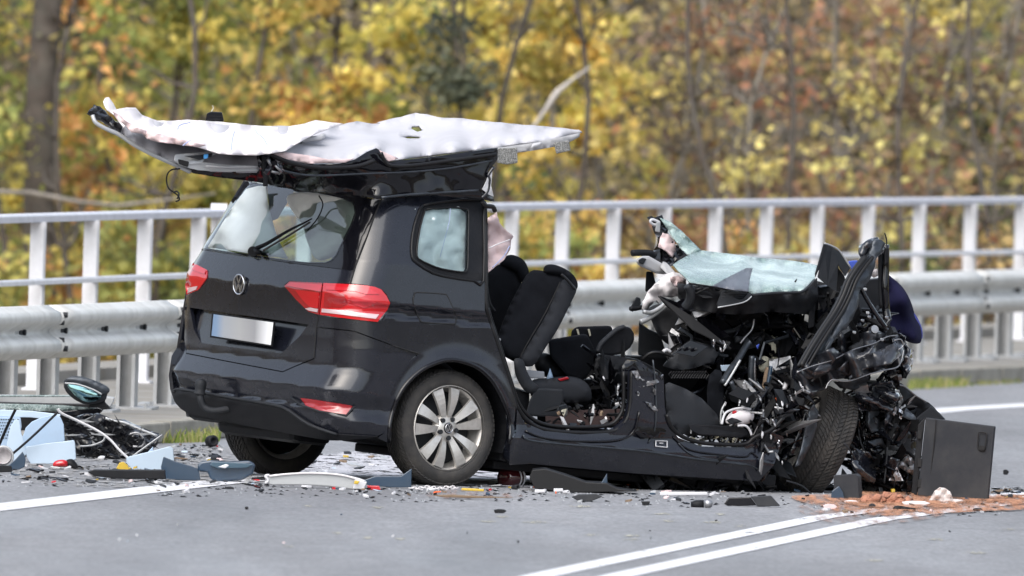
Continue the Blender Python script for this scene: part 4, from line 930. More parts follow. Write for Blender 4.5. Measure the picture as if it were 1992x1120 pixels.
# roof console with its opened socket
slab('roof_console', [(340, 300, -.76), (352, 299, -.76), (380, 297, -.75), (418, 293, -.74), (420, 300, -.75), (400, 306, -.78), (395, 315, -.79), (440, 320, -.79), (500, 322, -.78), (502, 333, -.78), (440, 334, -.79), (385, 331, -.79), (350, 322, -.78), (338, 312, -.77)], M['silver'], car, .05)
slab('console_socket', [(346, 309, -.80), (368, 314, -.80), (366, 325, -.80), (348, 319, -.80)], M['dark'], car, .02)
slab('console_socket', [(357, 303, -.80), (392, 301, -.79), (414, 297, -.78), (412, 305, -.79), (388, 311, -.80), (378, 308, -.8)], M['plas2'], car, .02)
slab('console_light', [(396, 300, -.80), (406, 299, -.80), (404, 308, -.81), (396, 309, -.81)], mat('blue_chip', (.08, .35, .75), .4), car, .01)
wire('console_rim', [(400, 323, -.81), (440, 325, -.81), (500, 324, -.80)], .006, M['pillar'], car)
w = wire('hanging_wire', [(350, 328, -.74), (334, 330, -.74), (326, 338, -.75), (324, 352, -.74), (328, 366, -.75), (338, 374, -.74), (346, 380, -.75), (349, 388, -.74), (342, 392, -.74)], .0045, M['plas'], car)
wire('hanging_wire', [(338, 374, -.74), (344, 372, -.74), (348, 378, -.76), (345, 386, -.74)], .005, M['plas2'], car)
wire('belt_strap', [(514, 298, -.80), (513, 320, -.81), (516, 345, -.81), (516, 362, -.81)], .015, M['plas'], car, flat=.3)
sheet('strap_bracket', [(500, 296, -.79), (512, 292, -.79), (528, 305, -.79), (540, 318, -.79), (552, 330, -.79), (545, 338, -.79), (530, 336, -.79), (518, 338, -.79), (505, 325, -.79)], M['rip'], car, 6, .06, ns=.07, smooth=False, thick=.02)
for a, b_ in (((535, 322), (548, 334)), ((528, 333), (541, 336)), ((520, 310), (527, 322))): wire('torn_clip', [(*a, -.84), (*b_, -.84)], .007, M['metal'], car)
# ---------------------------------------------------------------- rear door opening: airbag, belt, seats
sheet('side_airbag', [(949, 424, -.74), (966, 413, -.72), (971, 432, -.70), (980, 444, -.66), (990, 452, -.62), (998, 459, -.60), (993, 466, -.60), (991, 485, -.62), (980, 506, -.66), (965, 517, -.70), (949, 530, -.74)], M['bagp'], car, 6, .04, ns=.04, thick=.01, seed=5)
wire('cloth_seam', [(952, 482, -.75), (970, 474, -.72), (992, 466, -.66)], .004, M['bag'], car); wire('cloth_seam', [(991, 478, -.68), (980, 498, -.7), (958, 520, -.76)], .003, M['bluel'], car)
def pad(name, pts, m, depth, par=car, infl=.03, cr=True, step=9, amp=0.):
    """upholstered piece: traced outline, rounded towards its rim, with real depth"""
    P = smoothpts(pts, 3, True) if cr else pts; f = idw(P); V, F = fill(P, step); A = np.array([p[:2] for p in P]); vs = []
    for x, y in V:
        r = math.sqrt(((A[:, 0]-x)**2+(A[:, 1]-y)**2).min()); k = min(1, r/16); vs.append(Bd(x, y, f(x, y)-infl*math.sqrt(1-(1-k)**2)+amp*noise.noise(Vector((x*.035, y*.02, 4)))))
    ns = [-BL]*len(vs); n0 = len(vs); F = skirt(vs, F, ns, Vector((0, 1, 0))*depth)
    o = mk(name, vs, F, m, par, smooth=True); return o
sh = pad('rear_seat_back', [(944, 540, .12), (955, 524, .12), (975, 515, .12), (998, 522, .12), (1014, 543, .12), (1010, 580, .12), (995, 640, .12), (975, 665, .12), (955, 640, .12), (946, 600, .12)], M['cloth'], .42)
pad('headrest', [(972, 514, .10), (984, 499, .10), (1000, 497, .10), (1020, 508, .10), (1029, 530, .10), (1024, 545, .10), (1012, 548, .10), (1002, 528, .10)], M['cloth'], .25, infl=.04)
pad('rear_seat_back', [(1031, 530, -.42), (1054, 528, -.42), (1090, 536, -.44), (1112, 549, -.46), (1122, 562, -.46), (1110, 590, -.46), (1085, 640, -.48), (1062, 675, -.48), (1036, 712, -.5), (1005, 705, -.5), (978, 690, -.5), (968, 665, -.5), (985, 610, -.46), (1010, 560, -.44)], M['cloth'], .44, infl=.05)
pad('seat_bolster', [(1094, 545, -.52), (1112, 551, -.52), (1121, 564, -.52), (1108, 592, -.52), (1083, 642, -.54), (1060, 677, -.55), (1036, 711, -.56), (1012, 700, -.56), (1030, 668, -.55), (1064, 610, -.53)], M['cloth2'], .10, infl=.03)
pad('headrest', [(1057, 524, -.44), (1064, 516, -.44), (1080, 516, -.46), (1100, 524, -.47), (1116, 536, -.48), (1124, 552, -.48), (1121, 562, -.48), (1110, 550, -.48), (1092, 537, -.46), (1062, 532, -.44)], M['cloth'], .28, infl=.05)
wire('headrest_guide', [(1092, 534, -.55), (1104, 545, -.56), (1118, 563, -.57)], .009, M['seal'], car)
wire('seat_seam', [(1090, 548, -.56), (1062, 606, -.57), (1028, 664, -.58), (1010, 698, -.58)], .003, M['dark'], car)
for l in ([(946, 560, -.6), (952, 590, -.6), (962, 605, -.6)], [(944, 575, -.72), (960, 640, -.72), (978, 700, -.72), (988, 740, -.72)]): wire('seat_belt', l, .012, M['plas2'], car, flat=.35)
wire('belt_clip', [(966, 663, -.74), (973, 660, -.74)], .008, M['silver'], car)
pad('hinge_cover', [(1000, 700, -.60), (1010, 697, -.60), (1019, 703, -.60), (1025, 722, -.60), (1036, 742, -.60), (1047, 752, -.60), (1040, 764, -.60), (1024, 763, -.60), (1010, 745, -.60), (1002, 725, -.60)], M['plas2'], .12, infl=.02, step=7)
pad('seat_cushion', [(1033, 744, -.45), (1060, 738, -.45), (1105, 734, -.45), (1130, 739, -.45), (1146, 752, -.45), (1151, 770, -.45), (1142, 781, -.45), (1095, 783, -.45), (1060, 782, -.45), (1035, 775, -.45)], M['cloth2'], .48, infl=.05)
slab('seat_side_cover', [(1047, 755, -.60), (1095, 757, -.60), (1097, 772, -.60), (1094, 795, -.60), (1087, 812, -.60), (1055, 811, -.60), (1022, 808, -.60), (1028, 785, -.60), (1038, 762, -.60)], M['plas2'], car, .06, bevel=.01)
slab('seat_base', [(1000, 755, -.55), (1030, 765, -.55), (1028, 808, -.55), (1012, 800, -.55), (1000, 775, -.55)], M['plas'], car, .5)
slab('paper_bag', [(1024, 720, -.3), (1059, 723, -.3), (1059, 737, -.3), (1025, 735, -.3)], M['white'], car, .12)
sheet('blue_wrapper', [(1063, 737, -.35), (1070, 716, -.35), (1076, 735, -.35)], M['ltblue'], car, 7, .02)
slab('red_booklet', [(1084, 737, -.5), (1104, 732, -.5), (1108, 737, -.5), (1090, 742, -.5)], M['red2'], car, .1)
pad('jacket_on_seat', [(1048, 690, .0), (1062, 688, .0), (1085, 697, .0), (1105, 712, .0), (1122, 733, .0), (1100, 738, .0), (1066, 735, 0), (1045, 722, 0), (1040, 705, 0)], M['plas'], .3, infl=.05)
slab('tipped_seat_box', [(1067, 662, -.1), (1142, 650, -.1), (1162, 692, -.1), (1159, 722, -.1), (1130, 742, -.1), (1102, 732, -.1), (1070, 694, -.1)], M['cloth'], car, .35, bevel=.02)
slab('tipped_seat_back', [(1112, 643, .3), (1122, 636, .3), (1188, 634, .3), (1193, 642, .3), (1180, 660, .3), (1165, 690, .3), (1130, 680, .3), (1110, 660, .3)], M['cloth'], car, .2, bevel=.02)
for x in (1124, 1146): slab('seat_slot', [(x-3, 640, .28), (x+1, 640, .28), (x+4, 652, .28), (x+1, 654, .28)], M['cream'], car, .01, bevel=.001)
slab('armrest', [(1161, 680, -.2), (1166, 668, -.2), (1180, 654, -.2), (1198, 639, -.2), (1212, 634, -.2), (1226, 637, -.2), (1233, 648, -.2), (1234, 662, -.2), (1226, 676, -.2), (1212, 688, -.2), (1185, 692, -.2), (1164, 688, -.2)], M['plas'], car, .16, bevel=.02)
wire('armrest_edge', [(1162, 684, -.22), (1168, 670, -.22), (1182, 656, -.22), (1200, 641, -.22), (1214, 636, -.22)], .014, M['plas2'], car)
pad('centre_console', [(1160, 693, -.25), (1205, 694, -.25), (1240, 700, -.25), (1275, 718, -.3), (1290, 732, -.3), (1285, 745, -.3), (1240, 742, -.3), (1220, 750, -.25), (1180, 760, -.25), (1160, 740, -.25)], M['plas'], .3, infl=.03)
slab('floor_mat', [(1060, 800, -.55), (1215, 796, -.55), (1210, 826, -.7), (1130, 832, -.7), (1062, 826, -.7)], mat('red_brown_mat', (.022, .009, .008), .9), car, .3)
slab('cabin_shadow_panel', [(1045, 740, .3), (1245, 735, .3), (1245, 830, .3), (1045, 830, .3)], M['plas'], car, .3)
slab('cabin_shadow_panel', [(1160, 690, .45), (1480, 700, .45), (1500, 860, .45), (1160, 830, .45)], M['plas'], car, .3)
slab('beige_scrap', [(1090, 800, -.6), (1103, 788, -.6), (1104, 806, -.6), (1098, 812, -.6)], M['cream'], car, .03)
# door pillar between the openings
pad('door_pillar', [(1205, 722, -.78), (1218, 700, -.78), (1245, 703, -.8), (1268, 720, -.82), (1290, 728, -.84), (1292, 790, -.86), (1300, 830, -.87), (1290, 850, -.88), (1245, 852, -.88), (1228, 830, -.87), (1234, 780, -.85), (1230, 722, -.8)], M['gloss'], .12, infl=.02, cr=False)
for pts in ([(1229, 722), (1240, 720), (1246, 735), (1262, 742), (1283, 735), (1290, 728), (1286, 742), (1270, 748), (1252, 752), (1243, 745)], [(1270, 745), (1276, 745), (1275, 768), (1271, 766)], [(1242, 750), (1246, 752), (1243, 770), (1239, 768)], [(1256, 782), (1270, 784), (1280, 798), (1275, 804), (1264, 790)]):
    sheet('torn_metal_edge', [(x, y, -.90) for x, y in pts], M['metal'], car, 5, .03, ns=.1, smooth=False, thick=.006)
# ---------------------------------------------------------------- far A-pillar, steering wheel, windscreen, dashboard
sheet('windscreen_pillar', [(1264, 428, .74), (1282, 423, .74), (1297, 445, .72), (1310, 470, .7), (1335, 497, .66), (1310, 513, .62), (1292, 520, .62), (1278, 510, .66), (1276, 480, .7), (1284, 462, .72), (1272, 440, .74)], M['gloss'], car, 7, .03, ns=.05, thick=.06, smooth=False)
wire('pillar_hook', [(1283, 432, .70), (1270, 427, .70), (1265, 430, .70), (1270, 436, .70), (1280, 437, .70)], .008, M['white'], car)
slab('pillar_bracket', [(1277, 432, .68), (1285, 430, .68), (1284, 452, .68), (1274, 450, .68)], M['silver'], car, .04)
sheet('airbag_scrap', [(1284, 462, .66), (1290, 453, .66), (1300, 456, .66), (1312, 470, .64), (1315, 485, .62), (1307, 501, .6), (1298, 490, .62), (1281, 480, .64)], M['bagp'], car, 6, .03, ns=.06, seed=6, thick=.01)
sheet('glass_strip', [(1284, 424, .70), (1305, 432, .66), (1322, 446, .62), (1345, 468, .58), (1363, 487, .52), (1340, 498, .5), (1325, 484, .56), (1308, 460, .62), (1296, 442, .68)], M['crack'], car, 6, .03, ns=.05, thick=.006)
wire('grip', [(1230, 492, .6), (1245, 491, .6), (1262, 492, .6), (1274, 497, .6)], .020, M['plas'], car)
slab('trim_tube', [(1236, 505, .5), (1250, 498, .5), (1262, 498, .5), (1302, 520, .5), (1296, 534, .5), (1276, 532, .5), (1240, 515, .5)], M['pillar'], car, .10, bevel=.02)
slab('trim_tube_end', [(1241, 506, .48), (1249, 501, .48), (1258, 503, .48), (1252, 514, .48), (1244, 512, .48)], M['plas2'], car, .03)
slab('trim_strip', [(1290, 508, .45), (1298, 512, .45), (1314, 530, .4), (1300, 535, .4), (1284, 520, .45)], M['pillar'], car, .06)
WSC = [(1309, 515, -.1), (1320, 507, .1), (1333, 500, .3), (1361, 487, .58), (1385, 490, .58), (1412, 493, .58), (1482, 502, .58), (1528, 506, .56), (1560, 510, .54), (1594, 517, .5), (1590, 528, .2), (1584, 545, -.2), (1563, 567, -.52), (1535, 569, -.55), (1505, 569, -.56), (1463, 575, -.57), (1454, 566, -.55), (1420, 562, -.5), (1394, 558, -.5), (1370, 555, -.46), (1342, 551, -.42), (1333, 540, -.3), (1320, 528, -.2)]
sheet('windscreen', WSC, M['crack'], car, 8, .045, ns=.02, thick=.006, seed=8)
sheet('windscreen_smear', [(1385, 556, -.70), (1420, 537, -.56), (1452, 521, -.45), (1464, 522, -.45), (1458, 545, -.55), (1456, 567, -.72), (1430, 565, -.74)], mat('grey_smear', (.12, .13, .16), .4, alpha=.7), car, 7, .0, ns=.02)
wire('windscreen_edge', [(x, y, d-.02) for x, y, d in [(1463, 574, -.60), (1505, 570, -.6), (1540, 569, -.58), (1563, 566, -.54), (1584, 545, -.22)]], .009, M['plas2'], car)
wire('windscreen_edge', [(1340, 551, -.48), (1394, 559, -.54), (1455, 567, -.6)], .006, M['plas'], car)
sheet('driver_airbag', [(1250, 605, .28), (1250, 588, .28), (1260, 568, .28), (1275, 552, .28), (1295, 535, .28), (1310, 529, .26), (1325, 533, .25), (1334, 543, .25), (1337, 560, .25), (1334, 575, .25), (1326, 583, .26), (1318, 575, .26), (1305, 578, .27), (1294, 576, .28), (1282, 590, .28), (1276, 584, .28), (1262, 596, .28), (1257, 606, .28)], M['bag'], car, 6, .06, ns=.035, thick=.01, seed=12)
sheet('airbag_fold', [(1303, 539, .14), (1318, 536, .14), (1332, 545, .14), (1335, 560, .14), (1333, 575, .14), (1324, 572, .14), (1322, 560, .14), (1312, 555, .14), (1306, 548, .14)], M['bagp'], car, 5, .06, ns=.09, thick=.008, seed=13)
wire('steering_wheel', [(1338, 555, -.45), (1344, 568, -.45), (1342, 585, -.43), (1333, 598, -.4)], .028, M['plas2'], car)
wire('steering_wheel', [(1252, 606, .05), (1266, 608, .05), (1285, 598, .05), (1300, 584, .05)], .013, M['silver'], car)
wire('steering_wheel_spoke', [(1246, 626, .06), (1256, 622, .06), (1272, 612, .06), (1300, 590, .05)], .016, M['silver'], car)
slab('column_lever', [(1224, 602, .4), (1238, 577, .4), (1246, 580, .4), (1247, 592, .4), (1236, 600, .4), (1231, 607, .4)], M['plas2'], car, .08)
wire('column_lever', [(1226, 600, .4), (1236, 600, .4), (1250, 597, .4)], .014, M['plas'], car)
slab('a_pillar_trim', [(1257, 528, .55), (1270, 528, .55), (1278, 560, .55), (1262, 570, .55), (1255, 566, .55)], M['plas'], car, .05)
slab('door_inner_panel', [(1243, 626, .45), (1262, 640, .45), (1285, 650, .45), (1300, 700, .45), (1275, 700, .45), (1241, 690, .45)], M['plas2'], car, .06)
pad('steering_column', [(1262, 600, .2), (1300, 590, .15), (1335, 600, .1), (1350, 640, .1), (1330, 670, .1), (1300, 670, .1), (1280, 650, .15), (1268, 625, .2)], M['plas'], .3, infl=.06)
wire('key_ring', [(1316, 644, -.02), (1322, 641, -.02), (1325, 647, -.02), (1320, 652, -.02), (1316, 646, -.02)], .004, M['metal'], car)
dash = pad('dashboard', [(1318, 552, -.2), (1342, 556, -.35), (1394, 562, -.45), (1460, 572, -.5), (1530, 572, -.52), (1563, 570, -.5), (1590, 548, -.4), (1592, 600, -.42), (1575, 612, -.45), (1500, 606, -.45), (1440, 612, -.45), (1400, 610, -.42), (1340, 600, -.3), (1320, 580, -.2)], M['plas'], .5, infl=.07, cr=False)
pad('dashboard_lower', [(1330, 595, -.28), (1400, 606, -.3), (1500, 604, -.3), (1480, 640, -.25), (1400, 660, -.2), (1340, 660, -.1)], M['plas'], .5, infl=.05)
slab('air_vent_frame', [(1394, 591, -.56), (1404, 566, -.56), (1412, 565, -.56), (1408, 582, -.57), (1400, 590, -.57), (1444, 582, -.6), (1457, 569, -.6), (1462, 570, -.6), (1462, 577, -.61), (1446, 588, -.61), (1397, 598, -.58)], M['plas2'], dash, .05)
wire('vent_edge', [(1396, 598, -.66), (1446, 588, -.68), (1462, 576, -.68)], .004, M['silver'], dash)
slab('air_vent', [(1397, 592, -.545), (1408, 567, -.545), (1456, 568, -.57), (1444, 584, -.58), (1400, 591, -.56)], M['dark'], dash, .03)
for k in range(4): wire('vent_slat', [(1402+k*1.8, 587-k*5, -.565), (1444+k*3, 582-k*3.6, -.59)], .004, M['plas2'], dash)
slab('dash_flat_trim', [(1350, 572, -.45), (1370, 566, -.5), (1402, 570, -.5), (1396, 580, -.5), (1370, 580, -.48)], M['plas2'], car, .05)
for l in ([(1352, 572, -.46), (1372, 562, -.5), (1395, 557, -.52)], [(1345, 566, -.44), (1366, 560, -.5)]): wire('wiper_arm', l, .007, M['seal'], car)
# flaps right of the windscreen
slab('dash_flap', [(1602, 473, -.45), (1607, 475, -.45), (1600, 500, -.45), (1594, 522, -.45), (1586, 540, -.45), (1585, 532, -.45), (1593, 505, -.45)], M['plas2'], car, .05)
slab('dash_flap', [(1604, 473, -.43), (1618, 479, -.4), (1634, 490, -.4), (1645, 506, -.4), (1654, 521, -.42), (1644, 538, -.44), (1634, 522, -.43), (1631, 516, -.43), (1629, 540, -.44), (1627, 570, -.46), (1610, 556, -.46), (1590, 539, -.45)], M['plas2'], car, .03, bevel=.004)
wire('flap_edge', [(1604, 473, -.46), (1620, 479, -.44), (1634, 489, -.43), (1655, 521, -.44)], .005, M['silver'], car)
slab('dash_flap_inner', [(1628, 518, -.38), (1642, 535, -.38), (1650, 560, -.38), (1628, 575, -.38), (1618, 560, -.38)], M['dark'], car, .05)
slab('dash_side', [(1563, 570, -.48), (1584, 545, -.48), (1590, 540, -.48), (1586, 600, -.5), (1584, 635, -.5), (1572, 640, -.5), (1574, 600, -.5), (1560, 590, -.48)], M['plas'], car, .12)
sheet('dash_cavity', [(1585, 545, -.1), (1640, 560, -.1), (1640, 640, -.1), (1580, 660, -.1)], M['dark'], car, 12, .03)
sheet('cream_insulation', [(1510, 632, .1), (1545, 626, .1), (1572, 628, .1), (1570, 655, .1), (1530, 662, .1), (1512, 655, .1)], M['cream'], car, 8, .04, thick=.04)
sheet('cream_insulation', [(1500, 655, -.25), (1528, 662, -.25), (1520, 690, -.25), (1520, 705, -.25), (1534, 712, -.25), (1548, 706, -.25), (1554, 715, -.25), (1548, 726, -.25), (1525, 722, -.25), (1505, 708, -.25), (1498, 685, -.25)], M['cream'], car, 6, .03, ns=.06, thick=.04)
pad('cream_insulation', [(1476, 706, -.35), (1484, 693, -.35), (1495, 696, -.35), (1496, 712, -.35), (1488, 724, -.35), (1478, 720, -.35)], M['cream'], .05, infl=.03, step=5)
sheet('white_hook', [(1522, 757, -.75), (1527, 742, -.75), (1536, 737, -.75), (1543, 744, -.75), (1543, 758, -.75), (1538, 760, -.75), (1536, 750, -.75), (1531, 750, -.75), (1528, 757, -.75)], M['white'], car, 4, .02, thick=.02)
sheet('silver_bracket', [(1590, 580, -.3), (1600, 574, -.3), (1605, 590, -.3), (1592, 606, -.3), (1587, 600, -.3)], M['metal'], car, 5, .03, ns=.1, smooth=False)
# console with gear panel, knee parts and tubes
pad('gear_console', [(1310, 688, -.36), (1343, 660, -.35), (1382, 672, -.4), (1398, 688, -.42), (1390, 702, -.42), (1350, 716, -.4), (1318, 720, -.38), (1290, 712, -.3)], M['plas2'], .3, infl=.03, cr=False)
slab('climate_panel', [(1312, 686, -.48), (1343, 662, -.48), (1378, 674, -.50), (1350, 694, -.50)], M['gloss'], car, .02, bevel=.002)
for x, y in ((1330, 677), (1342, 677), (1354, 679)): MB().tube([Bd(x, y, -.50), Bd(x, y, -.52)], .010, 12).build('dial', M['plas2'], car, smooth=True)
wire('console_rim', [(1248, 700, -.3), (1268, 686, -.34), (1295, 688, -.36), (1318, 700, -.38)], .01, M['seal'], car)
wire('cup_holder', [(1290, 684, -.36), (1296, 680, -.36), (1304, 684, -.36)], .010, M['white'], car)
pad('kick_panel', [(1294, 748, -.72), (1302, 744, -.72), (1335, 757, -.72), (1365, 775, -.74), (1394, 805, -.74), (1405, 830, -.74), (1340, 850, -.76), (1312, 835, -.76), (1296, 800, -.74)], M['plas2'], .1, infl=.03, cr=False)
pad('carpet_piece', [(1380, 730, -.5), (1392, 718, -.5), (1404, 722, -.5), (1408, 760, -.5), (1405, 820, -.5), (1378, 812, -.5), (1375, 760, -.5)], M['cloth'], .2, infl=.03, cr=False)
mb = MB()
for i in range(14):
    for s in (-1, 1): x = 1306+i*5.2; mb.tube([Bd(x, 722, -.60), Bd(x+s*5, 728, -.60), Bd(x, 736, -.60)], .003, 4)
mb.build('storage_net', M['seal'], car, kind='stuff')
for l, r, m in (
    ([(1390, 648, -.3), (1420, 644, -.3), (1458, 632, -.3), (1468, 626, -.3)], .014, 'plas2'), ([(1430, 660, -.35), (1460, 662, -.35), (1478, 660, -.35)], .022, 'plas2'),
    ([(1467, 620, -.4), (1463, 640, -.4), (1450, 655, -.4), (1440, 668, -.4)], .006, 'metal'), ([(1405, 745, -.6), (1420, 720, -.55), (1435, 700, -.5), (1452, 672, -.45), (1460, 665, -.45)], .020, 'slate'),
    ([(1410, 750, -.62), (1424, 728, -.6), (1440, 700, -.6)], .007, 'silver'), ([(1463, 692, -.5), (1461, 720, -.5), (1460, 752, -.5)], .018, 'slate'), ([(1468, 696, -.5), (1468, 725, -.5), (1469, 750, -.5)], .008, 'chrome'),
    ([(1494, 715, -.5), (1490, 730, -.5), (1486, 758, -.5)], .014, 'brown'), ([(1500, 712, -.52), (1497, 730, -.52), (1492, 758, -.52)], .012, 'navy'),
    ([(1422, 742, -.7), (1432, 765, -.7), (1448, 778, -.7), (1456, 790, -.7)], .014, 'slate'), ([(1404, 825, -.9), (1410, 805, -.88), (1424, 797, -.86), (1445, 793, -.86), (1460, 796, -.86)], .007, 'white'),
    ([(1435, 828, -.89), (1450, 828, -.9), (1458, 836, -.9), (1462, 846, -.9)], .007, 'white'), ([(1500, 640, -.2), (1520, 650, -.2), (1550, 658, -.2)], .018, 'plas'),
    ([(1520, 680, -.2), (1540, 682, -.2), (1562, 686, -.2)], .02, 'plas'), ([(1402, 825, -.85), (1403, 800, -.85), (1412, 782, -.85)], .005, 'silver')):
    wire('bent_tube' if r > .01 else 'cable', l, r, M[m], car)
pad('white_cap', [(1412, 822, -.84), (1418, 806, -.84), (1432, 798, -.84), (1448, 797, -.84), (1462, 800, -.84), (1467, 809, -.84), (1460, 822, -.84), (1440, 826, -.84)], M['bag'], .06, infl=.04, step=5)
sheet('grey_scrap', [(1413, 818, -.90), (1424, 812, -.90), (1434, 815, -.9), (1444, 820, -.9), (1424, 826, -.9)], M['plas2'], car, 5, .02)
slab('lavender_card', [(1401, 710, -.45), (1424, 709, -.45), (1422, 722, -.45), (1404, 722, -.45)], M['ltblue2'], car, .01)
slab('red_clip', [(1506, 776, -.82), (1512, 771, -.82), (1517, 775, -.82), (1515, 784, -.82), (1508, 780, -.82)], M['orange'], car, .02)
slab('red_clip', [(1424, 800, -.87), (1434, 798, -.87), (1432, 805, -.87), (1425, 806, -.87)], M['red'], car, .02)
slab('blue_clip', [(1470, 672, -.5), (1478, 668, -.5), (1474, 680, -.5)], M['blueb'], car, .02)
slab('black_tray', [(1450, 765, -.7), (1490, 758, -.7), (1540, 766, -.7), (1535, 778, -.75), (1480, 790, -.75), (1455, 782, -.72)], M['gloss'], car, .2)
slab('door_sill_trim', [(1338, 824, -.86), (1352, 825, -.86), (1440, 830, -.87), (1452, 836, -.87), (1458, 846, -.87), (1440, 852, -.87), (1360, 846, -.87), (1345, 838, -.87)], M['plas'], car, .08)
# ---------------------------------------------------------------- right front: torn pillar, seals, wing
sheet('torn_pillar', [(1697, 470, -.62), (1707, 465, -.62), (1718, 474, -.62), (1712, 485, -.62), (1700, 512, -.64), (1690, 536, -.66), (1678, 552, -.68), (1668, 562, -.7), (1664, 590, -.72), (1655, 615, -.74), (1640, 638, -.76), (1624, 655, -.78), (1608, 685, -.8), (1592, 712, -.82), (1572, 738, -.84), (1552, 730, -.84), (1578, 690, -.8), (1600, 655, -.78), (1622, 605, -.74), (1640, 560, -.7), (1658, 530, -.66), (1678, 515, -.64), (1688, 495, -.62)], M['slate'], car, 6, .012, ns=.04, thick=.05, ridge=.035, seed=3)
sheet('pillar_head', [(1674, 478, -.60), (1682, 474, -.60), (1692, 465, -.60), (1708, 464, -.60), (1720, 476, -.60), (1716, 492, -.6), (1700, 500, -.6), (1690, 512, -.6), (1676, 505, -.6), (1672, 490, -.6)], M['rip'], car, 5, .03, ns=.07, thick=.02, ridge=.08, seed=5)
for dx, r, m in ((0, .016, 'seal'), (7, .010, 'gloss'), (-6, .008, 'plas2'), (14, .012, 'seal')):
    wire('pillar_seal', [(1684+dx, 500, -.68), (1668+dx, 520, -.70), (1652+dx, 545, -.72), (1640+dx, 575, -.74), (1624+dx, 606, -.76), (1598+dx, 645, -.80), (1576+dx, 680, -.83), (1558+dx, 712, -.86)], r, M[m], car)
wire('upright_strut', [(1722, 476, -.5), (1722, 520, -.5), (1721, 560, -.52), (1723, 600, -.52), (1726, 620, -.54)], .024, M['gloss'], car)
wire('upright_strut', [(1712, 480, -.5), (1712, 540, -.5), (1714, 600, -.52)], .012, M['plas'], car)
wire('bare_wire', [(1721, 453, -.5), (1725, 470, -.5), (1722, 500, -.5), (1727, 540, -.5), (1725, 580, -.5)], .004, M['plas'], car)
wire('diagonal_strut', [(1672, 555, -.62), (1685, 580, -.64), (1700, 605, -.66), (1714, 625, -.68), (1722, 636, -.68)], .014, M['gloss'], car)
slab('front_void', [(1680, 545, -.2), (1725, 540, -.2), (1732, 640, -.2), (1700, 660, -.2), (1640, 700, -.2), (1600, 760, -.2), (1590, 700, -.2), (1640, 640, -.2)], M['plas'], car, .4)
sheet('white_torn_bag', [(1688, 532, -.45), (1698, 524, -.45), (1710, 522, -.45), (1718, 526, -.45), (1726, 536, -.45), (1720, 539, -.45), (1712, 534, -.45), (1700, 540, -.45)], M['bag'], car, 5, .03, ns=.08)
sheet('strut_tower', [(1640, 660, -.45), (1665, 600, -.4), (1700, 610, -.4), (1722, 640, -.45), (1700, 668, -.5), (1660, 700, -.5)], M['gloss'], car, 7, .04, ns=.05, thick=.02, ridge=.09, seed=8)
wire('damper', [(1658, 684, -.62), (1680, 668, -.62), (1702, 648, -.62)], .034, M['plas2'], car)
MB().tube([Bd(1696, 643, -.66), Bd(1702, 640, -.70)], .024, 10).build('damper_mount', M['metal'], car)
for k_, P_ in enumerate(([(1600, 700), (1612, 668), (1640, 640), (1664, 652), (1700, 640), (1724, 650), (1705, 668), (1660, 686), (1622, 702)], [(1645, 665), (1672, 622), (1694, 606), (1722, 636), (1742, 648), (1716, 668), (1680, 690), (1655, 692)], [(1628, 722), (1650, 700), (1690, 690), (1740, 668), (1752, 690), (1735, 706), (1690, 716), (1650, 730)], [(1662, 770), (1690, 748), (1735, 742), (1750, 770), (1735, 800), (1700, 795), (1672, 800)], [(1722, 800), (1752, 785), (1782, 812), (1784, 860), (1760, 850), (1735, 870), (1720, 840)], [(1660, 870), (1690, 880), (1712, 905), (1700, 940), (1672, 930), (1655, 905)], [(1715, 880), (1750, 895), (1770, 930), (1748, 952), (1722, 940), (1708, 910)], [(1560, 716), (1590, 690), (1620, 676), (1640, 690), (1610, 715), (1580, 742)])):
    sheet('folded_panel', [(x, y, (-.62, -.55, -.88, -.74, -.66, -.72, -.68, -.92)[k_]) for x, y in P_], M[('rip2', 'gloss', 'rip2', 'rip', 'rip2', 'rip', 'gloss', 'rip2')[k_]], car, 6, .03, ns=.03, thick=.008, seed=60+k_, ridge=.12)
for i, (x, y) in enumerate([(1688, 608), (1691, 616), (1662, 646), (1678, 623), (1716, 660), (1725, 617), (1683, 562), (1608, 678), (1656, 600)]):
    slab('metal_clip', [(x-4, y-3, -.70), (x+4, y-2, -.70), (x+3, y+4, -.70), (x-3, y+3, -.70)], M['metal' if i % 2 else 'silver'], car, .02)
wing = sheet('crumpled_wing', [(1549, 722, -.86), (1562, 712, -.85), (1585, 700, -.84), (1605, 690, -.83), (1640, 688, -.80), (1655, 682, -.78), (1690, 668, -.74), (1712, 655, -.70), (1735, 650, -.66), (1756, 655, -.62), (1763, 668, -.6), (1760, 690, -.6), (1757, 700, -.62), (1743, 716, -.66), (1720, 719, -.70), (1690, 727, -.76), (1652, 738, -.82), (1640, 736, -.84), (1621, 738, -.85), (1612, 746, -.86), (1606, 756, -.87), (1590, 762, -.87), (1576, 772, -.87), (1560, 780, -.87), (1548, 775, -.87), (1546, 745, -.87)], M['rip2'], car, 6, .05, ns=.02, thick=.008, seed=21, ridge=.17)
sheet('wing_crease', [(1600, 700, -.95), (1650, 690, -.92), (1680, 685, -.88), (1700, 672, -.86), (1690, 690, -.88), (1650, 705, -.92), (1610, 725, -.96), (1590, 735, -.98), (1580, 728, -.96)], M['rip2'], wing, 6, .03, ns=.04, seed=22, ridge=.10)
wire('torn_edge', [(1606, 756, -.92), (1612, 744, -.92), (1621, 738, -.92), (1636, 741, -.92), (1655, 740, -.90), (1690, 728, -.84), (1720, 720, -.78), (1745, 714, -.74), (1754, 700, -.7), (1758, 680, -.68)], .004, M['metal'], car)
